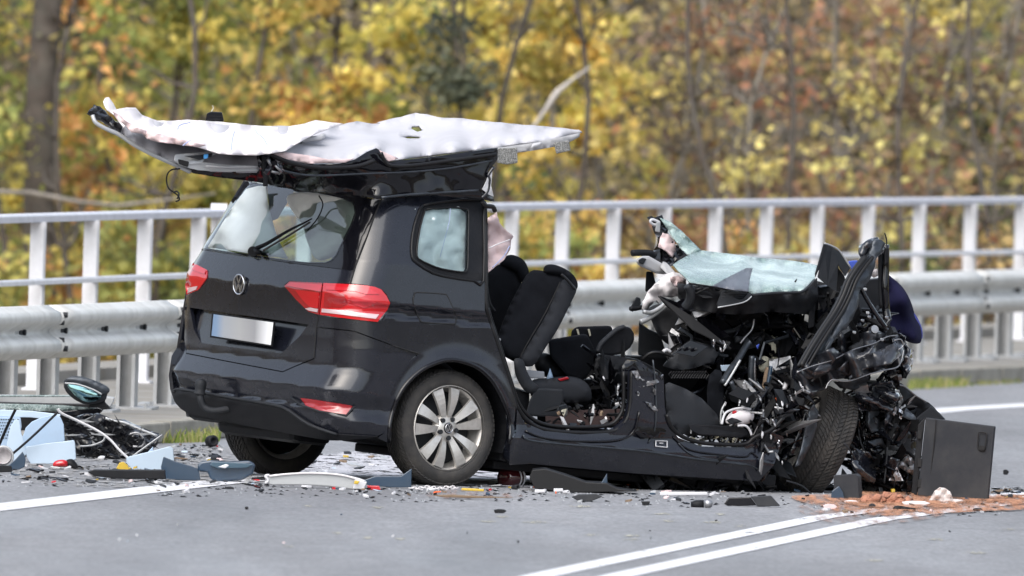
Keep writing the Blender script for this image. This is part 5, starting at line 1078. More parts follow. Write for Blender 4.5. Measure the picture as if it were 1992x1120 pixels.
wire('torn_edge', [(1550, 724, -.9), (1580, 712, -.9), (1620, 700, -.92), (1660, 680, -.88), (1700, 668, -.82), (1725, 655, -.76), (1745, 652, -.7)], .003, M['metal'], car)
sheet('wing_tip', [(1735, 655, -.62), (1750, 648, -.6), (1762, 655, -.6), (1760, 670, -.6), (1772, 680, -.6), (1776, 700, -.6), (1772, 718, -.6), (1762, 736, -.62), (1752, 734, -.62), (1740, 722, -.64), (1742, 700, -.64), (1733, 680, -.64)], M['rip'], car, 5, .05, ns=.06, thick=.008, seed=23, ridge=.12)
for l in ([(1740, 662, -.7), (1752, 660, -.7), (1757, 672, -.7), (1748, 680, -.7)], [(1724, 682, -.74), (1738, 676, -.72), (1746, 690, -.72), (1750, 712, -.72)], [(1762, 720, -.68), (1770, 712, -.66), (1772, 700, -.66), (1764, 694, -.66)], [(1770, 690, -.6), (1778, 684, -.6), (1774, 678, -.6)]): wire('torn_edge', l, .004, M['metal'], car)
sheet('inner_wing', [(1622, 742, -.70), (1650, 742, -.70), (1690, 732, -.66), (1682, 750, -.66), (1660, 758, -.68), (1635, 754, -.69)], M['plas2'], car, 6, .04, ns=.05, thick=.01)
# front corner: bumper, lamp housing and hanging scrap right of the wheel
slab('front_mass', [(1655, 765, -.25), (1740, 740, -.2), (1775, 790, -.2), (1790, 860, -.2), (1785, 950, -.2), (1700, 960, -.25), (1660, 940, -.3)], M['plas'], car, .7)
sheet('bumper_corner', [(1745, 748, -.45), (1752, 745, -.45), (1775, 765, -.45), (1803, 781, -.45), (1820, 796, -.45), (1838, 814, -.45), (1810, 822, -.46), (1795, 812, -.46), (1786, 826, -.46), (1765, 815, -.46), (1752, 790, -.46)], M['plas'], car, 7, .03, ns=.04, thick=.01)
wire('torn_edge', [(1745, 748, -.48), (1760, 752, -.48), (1780, 768, -.48), (1803, 782, -.48)], .005, M['metal'], car)
slab('bumper_bracket', [(1783, 812, -.52), (1812, 790, -.52), (1840, 816, -.52), (1797, 815, -.52), (1793, 830, -.52), (1783, 822, -.52)], M['plas2'], car, .06)
sheet('lamp_glass', [(1687, 800, -.6), (1702, 793, -.6), (1711, 800, -.6), (1708, 838, -.62), (1694, 842, -.62), (1686, 825, -.62)], M['slate'], car, 6, .02, thick=.02)
sheet('lamp_frame', [(1676, 795, -.55), (1690, 782, -.55), (1712, 792, -.55), (1718, 830, -.56), (1722, 875, -.58), (1700, 885, -.58), (1684, 868, -.58), (1680, 830, -.56)], M['gloss'], car, 6, .02, ns=.05, thick=.02, ridge=.06, seed=2)
sheet('lower_grille_piece', [(1688, 858, -.64), (1716, 852, -.64), (1722, 866, -.64), (1700, 868, -.64)], M['slate'], car, 6, .02)
sheet('liner_scrap', [(1660, 820, -.6), (1672, 812, -.6), (1676, 850, -.6), (1668, 880, -.6), (1656, 895, -.6), (1652, 870, -.6)], M['gloss'], car, 5, .02, ns=.06, ridge=.06, seed=6)
pad('bumper_scoop', [(1745, 835, -.5), (1765, 825, -.5), (1780, 840, -.5), (1785, 870, -.5), (1775, 900, -.5), (1755, 905, -.5), (1738, 880, -.5), (1735, 855, -.5)], M['gloss'], .1, infl=.06)
wire('curved_duct', [(1734, 878, -.6), (1748, 862, -.6), (1758, 845, -.6), (1756, 826, -.6)], .028, M['plas2'], car)
for i, (pts, m) in enumerate((([(1720, 778), (1736, 756), (1742, 765), (1728, 800), (1716, 812), (1714, 800)], 'metal'), ([(1738, 762), (1748, 758), (1762, 790), (1752, 796)], 'silver'), ([(1735, 790), (1742, 788), (1744, 806), (1738, 808)], 'white'), ([(1722, 816), (1740, 830), (1736, 838), (1718, 824)], 'rip'), ([(1750, 795), (1756, 800), (1754, 818), (1748, 812)], 'chrome'), ([(1700, 752), (1712, 760), (1708, 778), (1698, 768)], 'slate'), ([(1745, 905), (1766, 885), (1784, 900), (1780, 925), (1760, 915)], 'metal'), ([(1720, 900), (1735, 890), (1745, 905), (1738, 930), (1722, 925)], 'gloss'), ([(1738, 915), (1744, 908), (1756, 935), (1730, 934)], 'white'), ([(1628, 968), (1622, 950), (1640, 945), (1648, 972)], 'navy'))):
    sheet('torn_scrap', [(x, y, -.62-.01*i) for x, y in pts], M[m], car, 5, .04, ns=.09, smooth=False, thick=.008, seed=i)
slab('radiator_bracket', [(1755, 935, -.45), (1788, 920, -.45), (1790, 968, -.45), (1772, 972, -.45), (1768, 952, -.45), (1738, 950, -.45), (1738, 938, -.45)], M['plas2'], car, .06)
wire('dangling_plug', [(1739, 900, -.7), (1740, 925, -.7), (1739, 950, -.7)], .003, M['plas'], car); wire('dangling_plug', [(1737, 951, -.7), (1738, 966, -.7)], .012, M['yellow'], car, cr=False)
wire('duct_hose', [(1684, 965, -.5), (1694, 950, -.5), (1704, 942, -.5), (1716, 942, -.5)], .03, M['rubber'], car)
for l in ([(1642, 862, -.95), (1655, 878, -.95), (1664, 894, -.9)], [(1726, 870, -.7), (1724, 905, -.7), (1720, 940, -.7)], [(1530, 935, -.9), (1560, 945, -.9), (1582, 965, -.9)], [(1668, 800, -.6), (1672, 850, -.62), (1684, 880, -.64), (1706, 892, -.64)]): wire('cable', l, .005, M['plas2'], car)
# crushed rim well seen beside the tread
sheet('crushed_inner_panel', [(1470, 790, -.55), (1520, 775, -.55), (1560, 770, -.6), (1550, 830, -.6), (1530, 900, -.65), (1500, 930, -.7), (1478, 905, -.7), (1480, 850, -.6)], M['rip'], car, 7, .04, ns=.04, seed=31, thick=.01, ridge=.12)
sheet('bent_rim_flange', [(1583, 786, -.84), (1591, 800, -.84), (1588, 830, -.84), (1575, 868, -.84), (1556, 905, -.84), (1546, 908, -.84), (1558, 872, -.84), (1566, 832, -.84), (1573, 800, -.84)], M['slate'], car, 6, .012, ns=.03, thick=.012)
sheet('bent_rim_flange', [(1566, 800, -.82), (1570, 806, -.82), (1560, 845, -.82), (1542, 885, -.82), (1536, 880, -.82), (1552, 840, -.82)], M['gloss'], car, 6, .012, ns=.03, thick=.012)
# blue cloth behind the crushed front
pad('blue_cloth', [(1722, 534, .25), (1735, 540, .25), (1752, 554, .25), (1765, 572, .25), (1774, 592, .25), (1780, 612, .25), (1789, 630, .25), (1793, 650, .25), (1790, 667, .25), (1772, 667, .25), (1755, 660, .25), (1735, 660, .25), (1718, 640, .25), (1716, 590, .25)], M['blue'], .5, infl=.12, cr=True, amp=.16)
pad('blue_cloth_edge', [(1777, 608, .3), (1785, 618, .3), (1794, 640, .3), (1794, 658, .3), (1788, 655, .3), (1782, 630, .3)], mat('bright_blue_cloth', (.06, .07, .28), .8), .3, infl=.04)
slab('blue_cloth_top', [(1650, 508, .3), (1668, 506, .3), (1672, 520, .3), (1655, 524, .3)], M['blueb'], car, .1)
# random torn bits filling the crushed engine bay and cabin floor
def clutter(name, poly, n, d0, d1, sizes, mats, seed):
    R = random.Random(seed); bag = {m: MB() for m in mats}; xs = [p[0] for p in poly]; ys = [p[1] for p in poly]; k = 0
    while k < n:
        x, y = R.uniform(min(xs), max(xs)), R.uniform(min(ys), max(ys))
        if not pip(x, y, poly): continue
        k += 1; d = R.uniform(d0, d1); c = Bd(x, y, d); s = R.choice(sizes)*R.uniform(.5, 1.3); b = bag[R.choice(mats)]; t = R.random()
        v = Vector((R.gauss(0, 1), R.gauss(0, .6), R.gauss(0, 1))).normalized(); w_ = v.cross(Vector((R.gauss(0, 1), R.gauss(0, 1), R.gauss(0, 1)))).normalized(); u = v.cross(w_)
        s *= 1.25
        if t < .5:                                          # torn plate bent once or twice
            a = [c-v*s*1.5, c-v*s*.2+w_*s*.26, c+v*s*1.1+u*s*.3, c+v*s*.7-w_*s*.3+u*s*.1, c-v*s*.5-w_*s*.2-u*s*.1]; th = u*.006
            ctr = c+u*s*.25; vv = [p for p in a]+[ctr]+[p+th for p in a]+[ctr+th]
            b.add(vv, [(i, (i+1) % 5, 5) for i in range(5)]+[(6+(i+1) % 5, 6+i, 11) for i in range(5)]+[((i+1) % 5, i, 6+i, 6+(i+1) % 5) for i in range(5)])
        elif t < .8: b.tube([c-v*s, c+w_*s*.35, c+v*s*.7+u*s*.3, c+v*s-w_*s*.2], R.uniform(.003, .012), 5)
        else: b.box(c, v*s*.5, w_*s*.28, u*s*.18)
    for m in mats:
        if bag[m].v: bag[m].build(name, M[m], car, kind='stuff')
DK = ['gloss', 'plas', 'rip', 'plas', 'plas2', 'gloss', 'plas', 'dark']
clutter('crushed_parts', [(1330, 600), (1500, 600), (1580, 640), (1600, 700), (1560, 780), (1480, 800), (1420, 820), (1390, 720), (1330, 660)], 300, -.42, .25, [.06, .09, .14], DK+['slate', 'metal'], 41)
clutter('crushed_parts', [(1430, 760), (1560, 730), (1575, 775), (1535, 830), (1515, 900), (1500, 910), (1490, 860), (1440, 830)], 170, -.86, -.5, [.04, .07, .10], DK+DK+['slate', 'metal', 'rip'], 42)
clutter('crushed_parts', [(1655, 740), (1745, 730), (1780, 790), (1790, 960), (1700, 965), (1660, 930)], 300, -.66, -.2, [.03, .05, .09], DK+['slate', 'metal', 'rip', 'gloss', 'gloss'], 43)
clutter('crushed_parts', [(1590, 560), (1700, 600), (1740, 650), (1690, 690), (1620, 700), (1560, 700)], 160, -.6, -.1, [.04, .07, .1], DK+['slate'], 44)
clutter('crushed_parts', [(1060, 790), (1215, 780), (1205, 826), (1130, 830), (1062, 824)], 90, -.78, -.3, [.02, .035], ['gloss', 'plas', 'plas', 'plas2', 'slate', 'brown', 'plas2', 'metal', 'gloss', 'white'], 45)
clutter('crushed_parts', [(1150, 690), (1230, 700), (1215, 800), (1150, 790)], 120, -.4, .1, [.03, .06], DK+['plas2'], 46)
clutter('crushed_parts', [(1330, 836), (1460, 840), (1440, 868), (1350, 862)], 60, -.85, -.6, [.02, .03], ['gloss', 'plas2', 'cream', 'silver'], 47)
clutter('crushed_parts', [(1470, 800), (1530, 790), (1510, 900), (1480, 940), (1440, 930)], 70, -.92, -.75, [.02, .04], ['metal', 'rip', 'rip', 'gloss', 'plas'], 48)
clutter('underbody_parts', [(1600, 945), (1700, 930), (1700, 972), (1640, 972)], 60, -.1, .6, [.05, .08], ['plas', 'dark', 'gloss'], 51)
clutter('underbody_parts', [(1230, 905), (1480, 930), (1520, 935), (1520, 968), (1440, 966), (1260, 955)], 260, -.8, .2, [.05, .08, .11], ['plas', 'dark', 'gloss', 'plas', 'plas2'], 49)
clutter('crushed_parts', [(1300, 640), (1420, 655), (1450, 700), (1400, 720), (1300, 715)], 70, -.36, .1, [.03, .05], DK+['metal', 'white'], 50)
# white and bright little edges that catch the eye
R = random.Random(77)
for (x, y) in [(1390, 667), (1400, 664), (1408, 668), (1402, 680), (1413, 676), (1405, 800), (1412, 785), (1440, 783), (1455, 778), (1512, 792), (1522, 786), (1490, 818), (1504, 822), (1556, 748), (1562, 756), (1548, 765), (1538, 775), (1531, 788), (1484, 845), (1530, 845), (1516, 862), (1510, 888), (1522, 900), (1500, 850), (1476, 775), (1450, 745), (1174, 736), (1204, 753), (1202, 765)]:
    s = R.uniform(2, 4.5); q_ = R.uniform(-.8, .8); sheet('bright_scrap', [(x-s*.5, y-s*1.8, -.93), (x+s*.2, y-s*1.2, -.93), (x+s*(.4+q_), y+s*.2, -.93), (x+s*q_*2, y+s*1.9, -.93), (x-s*.5+s*q_, y+s*.1, -.93)], M[R.choice(['white', 'metal', 'chrome', 'silver'])], car, 4, .02, ns=.2, smooth=False, thick=.005, seed=int(x))
# ================================================================ LOOSE THINGS ON THE ROAD
def Yat(py, px=600): return Gd(px, py, 0).y               # distance at which the road shows on this photo row
def wslab(name, pts, m, par, Y, depth, bevel=.004, **k): return slab(name, [(*p[:2], (p[2] if len(p) > 2 else Y)) for p in pts], m, par, depth, fr='w', bevel=bevel, **k)
def wsheet(name, pts, m, par, Y, **k): return sheet(name, [(*p[:2], (p[2] if len(p) > 2 else Y)) for p in pts], m, par, fr='w', **k)
# the torn-off door lid at the right
Yg = Yat(972, 1850)
gb = thing('storage_compartment_lid', 'dark grey plastic lid with a pull latch standing on edge right of the wreck', 'car part', Wd(1850, 975, Yg))
M['lid'] = mat('lid_plastic', (.020, .022, .027), .6, spec=.25, bump=.12, bscale=260, dirt=((.08, .078, .075), .4, 4))
q = [Wd(x, y, Yg+dy) for x, y, dy in [(1800, 812, .25), (1934, 829, 0), (1920, 977, 0), (1784, 964, .25)]]
MB().prism(q, Vector((.012, .03, 0))).build('lid_panel', M['lid'], gb, bevel=.006)
def onlid(px, py, off=-.004): t = (px-1792)/135; return Wd(px, py, Yg+.25*(1-t)+off)
MB().tube([onlid(x, y, -.003) for x, y in [(1821, 816), (1816, 870), (1806, 966)]], .003, 5).build('groove', M['dark'], gb)
MB().tube([onlid(x, y, -.004) for x, y in smoothpts([(1905, 841), (1918, 842), (1919, 850), (1916, 872), (1913, 877), (1904, 875), (1902, 868), (1903, 846)], 2, True)+[(1905, 841)]], .0035, 5).build('latch_rim', M['dark'], gb)
MB().prism([onlid(x, y, -.012) for x, y in [(1904, 866), (1916, 868), (1914, 876), (1903, 874)]], (0, .008, 0)).build('latch', M['dark'], gb)
MB().prism([Wd(x, y, Yg+.26) for x, y in [(1786, 826), (1800, 812), (1784, 964), (1773, 958)]], (0, .06, 0)).build('lid_side', M['plas'], gb, bevel=.004)
for y in (845, 900, 940): MB().prism([Wd(x, yy, Yg+.24) for x, yy in [(1786, y-8), (1793, y-8), (1792, y+8), (1785, y+8)]], (0, .02, 0)).build('hinge_lug', M['dark'], gb)
# dark box in front of the wheel
t = thing('plastic_box', 'small dark grey plastic box leaning against the bottom of the front wheel', 'car part', Wd(1645, 972, Yat(972, 1645)))
Y0 = Yat(972, 1645)
MB().prism([Wd(x, y, Y0) for x, y in [(1621, 924), (1664, 921), (1669, 926), (1672, 973), (1622, 975)]], (0.02, .08, 0)).build('box_body', M['lid'], t, bevel=.006)
wslab('broken_corner', [(1618, 955), (1632, 945), (1640, 958), (1644, 976), (1632, 970), (1626, 978), (1616, 976)], M['navy'], t, Y0-.03, .015)
# ---- heap at the left: car door lying flat with mirror and crumbled glass
Yd = Yat(880, 120)
dr = thing('torn_off_car_door', 'torn off dark car door lying at the left with crumbled window glass', 'car part', Wd(120, 812, Yd))
wslab('door_frame', [(-40, 768), (100, 770), (200, 771), (222, 774), (220, 782), (212, 795), (150, 790), (-40, 784)], M['galv'], dr, Yd+.6, .3)
wslab('window_seal', [(-40, 781), (100, 785), (190, 786), (210, 790), (218, 795), (200, 797), (100, 790), (-40, 786)], M['seal'], dr, Yd+.4, .3)
wsheet('crumbled_window', [(-40, 768, Yd+.5), (140, 768, Yd+.5), (140, 772, Yd+.5), (-40, 772, Yd+.5)], M['crack2'], dr, Yd+.5, step=8)
wsheet('crumbled_window', [(-40, 784, Yd), (60, 786, Yd), (120, 788, Yd), (188, 794, Yd), (170, 799, Yd), (112, 800, Yd), (60, 799, Yd), (-40, 796, Yd)], M['crack2'], dr, Yd, step=6, amp=.02)
wslab('door_edge', [(118, 801), (150, 797), (190, 794), (200, 799), (192, 806), (160, 808), (124, 807)], M['gloss'], dr, Yd-.1, .3)
wslab('door_body', [(-40, 796), (118, 800), (190, 806), (205, 812), (190, 840), (120, 850), (-40, 860)], M['plas'], dr, Yd+.1, .4)
# wing mirror
Ym = Yd-.15
mr_ = thing('wing_mirror', 'black wing mirror with blue green glass lying on the torn off door at the left', 'mirror', Wd(168, 788, Ym))
P = smoothpts([(124, 746), (128, 737), (140, 732), (160, 733), (185, 741), (205, 750), (213, 759), (208, 768), (205, 778), (192, 784), (170, 787), (150, 780), (134, 768), (126, 757)], 3, True)
def wpad(name, P, Y, m, depth, par, infl, step=6, dark=None):
    V, F = fill(P, step); A = np.array(P); vs = []
    for x, y in V:
        r = math.sqrt(((A[:, 0]-x)**2+(A[:, 1]-y)**2).min()); k = min(1, r/18); vs.append(Wd(x, y, Y-infl*math.sqrt(1-(1-k)**2)))
    ns = [Vector((0, -1, 0))]*len(vs); F = skirt(vs, F, ns, Vector((0, depth, 0))); return mk(name, vs, F, m, par, smooth=True)
wpad('housing', P, Ym, M['plas2'], .12, mr_, .04)
wpad('housing_top', smoothpts([(125, 741), (132, 735), (145, 732), (165, 734), (190, 743), (208, 752), (213, 759), (206, 764), (198, 766), (180, 758), (160, 750), (140, 744)], 3, True), Ym-.045, M['slate'], .02, mr_, .02)
wpad('mirror_glass', smoothpts([(131, 748), (145, 748), (165, 752), (185, 760), (197, 768), (190, 778), (172, 782), (155, 776), (140, 763)], 3, True), Ym-.048, M['mirror'], .01, mr_, .004)
wslab('mirror_foot', [(180, 780), (206, 772), (204, 782), (214, 792), (170, 793)], M['plas'], mr_, Ym+.02, .06)
wire('housing_rim', [(126, 745, Ym-.06), (150, 747, Ym-.06), (180, 757, Ym-.06), (198, 767, Ym-.06)], .005, M['silver'], mr_, fr='w')
# light blue crates and panels
Yc = Yat(902, 80)
def bluething(name, label, cat, pts, m, Y, depth=.02, extra=(), **k):
    o = wslab(name, pts, m, None, Y, depth, **k); tag(o, label, cat); return o
cr1 = thing('crate', 'broken light blue plastic crate with round perforations at the left edge', 'crate', Wd(60, 880, Yc+.3))
wslab('crate_wall', [(-40, 795), (60, 799), (118, 806), (114, 818), (60, 812), (-40, 810)], M['ltblue2'], cr1, Yc+.35, .03)
wslab('crate_wall', [(-40, 810), (40, 812), (42, 830), (36, 860), (-40, 900)], M['ltblue'], cr1, Yc+.33, .03)
mbp = MB()
for i in range(9):
    for j in range(7): p = Wd(-2+i*4.6+j % 2*2.3, 816+j*6, Yc+.325); mbp.lathe([(.0001, 0), (.0045, 0)], p, (0, -1, 0), (0, 0, 1), 6)
mbp.build('perforation', M['dark'], cr1, kind='stuff')
wslab('crate_wall', [(20, 830), (30, 815), (38, 818), (42, 845), (60, 880), (20, 900), (12, 870)], M['ltblue2'], cr1, Yc+.2, .02)
bluething('crate_fragment', 'rounded light blue plastic panel in the middle of the left heap', 'crate fragment', [(44, 850), (50, 832), (62, 820), (80, 812), (104, 806), (118, 812), (124, 826), (126, 858), (100, 862), (60, 868), (50, 876)], M['ltblue'], Yc+.1, .03)
bluething('crate_fragment', 'lower light blue plastic panel standing on the road below the rounded one', 'crate fragment', [(50, 869), (90, 862), (144, 856), (146, 862), (148, 893), (120, 902), (60, 902), (52, 890)], M['ltblue2'], Yc-.05, .03)
bluething('crate_fragment', 'light blue triangular plastic panel right of the bent white strip', 'crate fragment', [(246, 889), (300, 876), (330, 868), (337, 872), (339, 896), (320, 913), (262, 918), (246, 900)], M['ltblue2'], Yat(914, 290), .03)
bluething('crate_fragment', 'small light blue sliver behind the triangular panel', 'crate fragment', [(282, 885), (298, 868), (298, 882)], M['ltblue'], Yat(900, 290), .02)
# dark strips, bent white strip
wire_t = lambda name, label, cat, pts, r, m, flat=1.: tag(wire(name, pts, r, m, None, fr='w', flat=flat), label, cat)
wire_t('trim_strip', 'long dark grey strip leaning diagonally across the light blue crate', 'trim strip', [(18, 888, Yc-.1), (60, 852, Yc-.1), (108, 806, Yc-.1), (116, 797, Yc-.1)], .014, M['lid'], .4)
wire_t('trim_strip', 'short ragged black strip leaning at the far left edge', 'trim strip', [(-10, 885, Yc-.12), (10, 838, Yc-.12), (30, 796, Yc-.12)], .012, M['plas'], .4)
wire_t('sealing_strip', 'bent white rubber strip curving down to the triangular blue panel', 'strip', [(112, 795, Yc-.15), (120, 804, Yc-.15), (150, 818, Yc-.15), (190, 838, Yc-.2), (215, 856, Yc-.25), (232, 875, Yc-.3), (250, 892, Yc-.4)], .013, M['white'], .5)
wire_t('sealing_strip', 'short curved grey strip under the bent white strip', 'strip', [(156, 868, Yc-.1), (180, 866, Yc-.1), (200, 858, Yc-.1), (204, 850, Yc-.1)], .010, M['silver'], .5)
wire_t('chrome_strip', 'straight chrome strip pointing up right beside the black lamp housing', 'strip', [(258, 888, Yc-.2), (285, 868, Yc-.2), (316, 846, Yc-.2)], .011, M['silver'], .5)
# headlamp housing / bumper lump
Yh_ = Yat(893, 220)
hl = thing('headlamp_assembly', 'smashed black headlamp housing in the left heap behind the white strip', 'car part', Wd(220, 893, Yh_))
wsheet('housing', [(196, 806, Yh_+.2), (215, 817, Yh_+.2), (240, 818, Yh_+.2), (262, 828, Yh_+.2), (285, 838, Yh_+.2), (310, 846, Yh_+.2), (306, 862, Yh_), (290, 876, Yh_), (262, 890, Yh_), (230, 892, Yh_), (190, 890, Yh_), (160, 885, Yh_), (130, 870, Yh_), (128, 830, Yh_+.2), (140, 812, Yh_+.2), (170, 806, Yh_+.2)], M['gloss'], hl, Yh_, step=6, amp=.04, ns=.05, thick=.02, ridge=.1, seed=4)
wire('housing_rim', [(205, 813, Yh_), (222, 819, Yh_), (242, 822, Yh_), (270, 834, Yh_), (306, 848, Yh_)], .009, M['silver'], hl, fr='w')
for k, l in enumerate(([(170, 815), (190, 840), (196, 862)], [(165, 822), (180, 845), (186, 866)], [(176, 812), (198, 835), (206, 850)])): wire('reflector_rib', [(*p, Yh_-.05) for p in l], .018, M['silver' if k == 1 else 'plas2'], hl, fr='w')
wire('lamp_ring', [(250, 845, Yh_-.1), (268, 842, Yh_-.1), (280, 855, Yh_-.1), (276, 868, Yh_-.1), (258, 868, Yh_-.1)], .008, M['metal'], hl, fr='w')
R = random.Random(3); mb = MB(); mc = MB()
for i in range(150):
    x, y = R.uniform(128, 300), R.uniform(815, 888)
    if y < 815+max(0, x-210)*.4: continue
    c = Wd(x, y, Yh_-.02-R.random()*.12); v = Vector((R.gauss(0, 1), R.gauss(0, .4), R.gauss(0, .45))).normalized()*R.uniform(.02, .08); w_ = v.cross(Vector((0, 1, .3))).normalized()*R.uniform(.003, .010)
    (mb if R.random() < .93 else mc).add([c-v, c+w_, c+v, c-w_, c+Vector((0, .01, 0))], [(0, 1, 2, 3), (0, 4, 1), (1, 4, 2), (2, 4, 3), (3, 4, 0)])
mb.build('splinters', M['plas'], hl, kind='stuff'); mc.build('splinters', M['silver'], hl, kind='stuff')
# other single things in the heap
def one(name, label, cat, pts, m, row, depth=.03, px=None, **k):
    o = wslab(name, pts, m, None, Yat(row, px or pts[0][0]), depth, **k); return tag(o, label, cat)
o = thing('white_pot', 'round white plastic cup with a dark collar at the bottom left edge', 'cup', Wd(10, 905, Yat(905, 10)))
yy = Yat(905, 10); MB().lathe([(.0001, -.02), (.03, -.03), (.048, -.015), (.052, .0), (.046, .05)], Wd(6, 888, yy), (0, -1, .1), (0, 0, 1), 24).build('cup_body', M['bag'], o, smooth=True)
MB().lathe([(.050, -.01), (.062, -.01), (.062, .03), (.05, .03)], Wd(6, 888, yy), (0, -1, .1), (0, 0, 1), 24, closed=True).build('collar', M['silver'], o, smooth=True)
one('fin_panel', 'dark blue triangular plastic fin standing at the bottom left', 'car part', [(16, 905), (30, 893), (44, 878), (50, 892), (48, 908), (36, 914), (24, 914)], M['navy'], 914)
one('black_bar', 'short black bar at the bottom left corner of the heap', 'car part', [(-20, 904), (22, 906), (24, 918), (-20, 920)], M['plas'], 920)
o = thing('glove', 'red and black glove lying in front of the light blue panel', 'glove', Wd(125, 912, Yat(912, 125))); yy = Yat(912, 125)
wpad('glove_palm', smoothpts([(128, 896), (140, 893), (148, 900), (153, 910), (150, 916), (138, 912), (128, 908)], 3, True), yy, M['plas'], .06, o, .03, 4)
wpad('glove_cuff', smoothpts([(104, 900), (112, 895), (124, 894), (131, 898), (130, 907), (116, 908), (104, 907)], 3, True), yy-.02, M['red'], .05, o, .03, 4)
wire('glove_edge', [(98, 908, yy-.03), (115, 910, yy-.04), (130, 912, yy-.03), (142, 914, yy-.02)], .006, M['silver'], o, fr='w')
one('yellow_piece', 'bright yellow plastic piece before the triangular blue panel', 'plastic piece', [(226, 911), (232, 900), (240, 898), (248, 904), (252, 914), (240, 916)], M['yellow'], 915)
one('black_trim_panel', 'long flat black trim panel lying behind the dark blue plastic', 'car part', [(170, 918), (182, 914), (320, 915), (322, 932), (230, 931), (184, 926)], M['plas'], 932, .25)
o = thing('blue_housing', 'broken dark blue plastic housing in front of the left rear wheel', 'car part', Wd(400, 935, Yat(936, 400))); yy = Yat(936, 400)
wslab('housing_fin', [(318, 888), (340, 897), (372, 906), (386, 912), (390, 934), (350, 934), (316, 932), (313, 908)], M['navy'], o, yy, .03)
wslab('housing_body', [(384, 906), (390, 898), (410, 895), (440, 898), (486, 896), (497, 904), (492, 922), (470, 934), (420, 938), (408, 930), (404, 918), (386, 916)], M['navy'], o, yy-.02, .12, bevel=.01)
wslab('housing_top', [(412, 898), (470, 900), (494, 903), (480, 910), (424, 911), (408, 905)], mat('blue_sheen', (.035, .07, .10), .3), o, yy-.05, .02)
wslab('paper_flake', [(424, 908), (440, 902), (446, 905), (438, 911)], M['white'], o, yy-.08, .01)
o = thing('door_trim', 'long curved silver grey trim lying on the road between the rear wheels', 'car part', Wd(610, 948, Yat(949, 610))); yy = Yat(950, 610)
wslab('trim_body', smoothpts([(516, 930), (524, 925), (540, 922), (600, 919), (660, 922), (700, 930), (714, 938), (706, 950), (690, 952), (640, 946), (580, 943), (530, 943), (518, 938)], 2, True), M['silver'], o, yy, .05, bevel=.006)
wire('trim_lip', [(524, 926, yy-.01), (560, 922, yy-.01), (610, 920, yy-.01), (665, 924, yy-.01), (708, 936, yy-.01)], .006, M['bag'], o, fr='w')
wslab('trim_end', [(690, 932), (714, 938), (708, 951), (686, 951)], M['white'], o, yy-.04, .02); wslab('yellow_tag', [(690, 934), (700, 936), (696, 942), (688, 941)], M['yellow'], o, yy-.07, .01)
wire('broken_clip', [(516, 940, yy), (522, 934, yy), (516, 926, yy), (524, 924, yy)], .008, M['white'], o, fr='w')
one('black_sheet', 'long dark plastic sheet lying across under the rear of the car', 'car part', [(488, 932), (520, 930), (700, 936), (798, 938), (800, 946), (700, 950), (500, 944)], M['plas'], 944, .5, px=760)
one('fin_panel', 'dark blue fin standing at the foot of the right rear wheel', 'car part', [(706, 934), (730, 926), (780, 926), (801, 911), (800, 948), (760, 948), (716, 944)], M['navy'], 948, .03)
one('red_reflector_piece', 'bright red plastic piece beside the silver door trim', 'plastic piece', [(714, 944), (738, 945), (741, 953), (716, 953)], M['red'], 953, .04)
o = thing('chain', 'light grey plastic chain lying at the foot of the right rear wheel', 'chain', Wd(845, 953, Yat(953, 845))); yy = Yat(953, 845)
for i in range(15):
    x = 800+i*6.2; c = Wd(x, 949+math.sin(i*.9)*1.5, yy-.05); a = i % 2
    mb = MB(); mb.tube([c+Vector((math.cos(k)*.014, (0 if a else math.sin(k)*.008), (math.sin(k)*.009 if a else 0))) for k in np.linspace(0, 6.283, 9)], .0028, 5, cap=False); mb.build('link', M['bag'], o)
one('cardboard_strip', 'flat brown cardboard strip on the road in front of the right rear wheel', 'cardboard', [(840, 963), (880, 962), (960, 966), (1000, 968), (930, 969), (860, 967)], M['brown'], 969, .05)
one('yellow_ruler', 'thin yellow strip beside the right rear wheel', 'strip', [(898, 949), (942, 951), (941, 956), (897, 954)], M['yellow'], 955, .02)
for i, (x, y, r, m, lab) in enumerate([(412, 858, .036, 'plas', 'small black round rubber buffer left of the left rear wheel'), (1003, 948, .016, 'plas2', 'small grey knob beneath the side sill'), (1101, 957, .011, 'white', 'white round cap lying below the side sill')]):
    yy = Yat(y+14 if i == 0 else y+4, x); tag(MB().lathe([(.0001, -.03), (r*.8, -.03), (r, -.02), (r, .02), (r*.8, .03), (r*.5, .03), (r*.45, .01), (.0001, .01)], Wd(x, y, yy), (.5, -1, .1), (0, 0, 1), 20).build('round_cap', M[m], smooth=True), lab, 'cap')
o = thing('bottle', 'dark red bottle with white rings lying under the sill behind the rear wheel', 'bottle', Wd(1000, 945, Yat(946, 1000))); yy = Yat(946, 1000)
c0, c1 = Wd(980, 930, yy), Wd(1016, 928, yy+.12); ax = (c1-c0).normalized(); L_ = (c1-c0).length
MB().lathe([(.0001, 0), (.05, 0), (.058, .012), (.058, L_*.6), (.05, L_*.8), (.03, L_)], c0, ax, (0, 0, 1), 28).build('bottle_body', mat('dark_red_glass', (.05, .006, .008), .15, coat=1), o, smooth=True)
for k in (.5, .68): MB().lathe([(.059, L_*k), (.060, L_*k), (.060, L_*k+.012), (.059, L_*k+.012)], c0, ax, (0, 0, 1), 28, closed=True).build('ring', M['white'], o)
o = one('black_liner', 'large torn black wheel arch liner lying under the sill', 'car part', [(1036, 914), (1060, 912), (1100, 924), (1140, 938), (1180, 940), (1200, 950), (1240, 956), (1100, 958), (1040, 950), (1030, 930)], M['seal'], 955, .5)
one('fin_panel', 'dark blue shard pointing up under the side sill', 'plastic shard', [(1154, 955), (1172, 935), (1181, 920), (1182, 948), (1176, 960)], M['navy'], 958, .03)
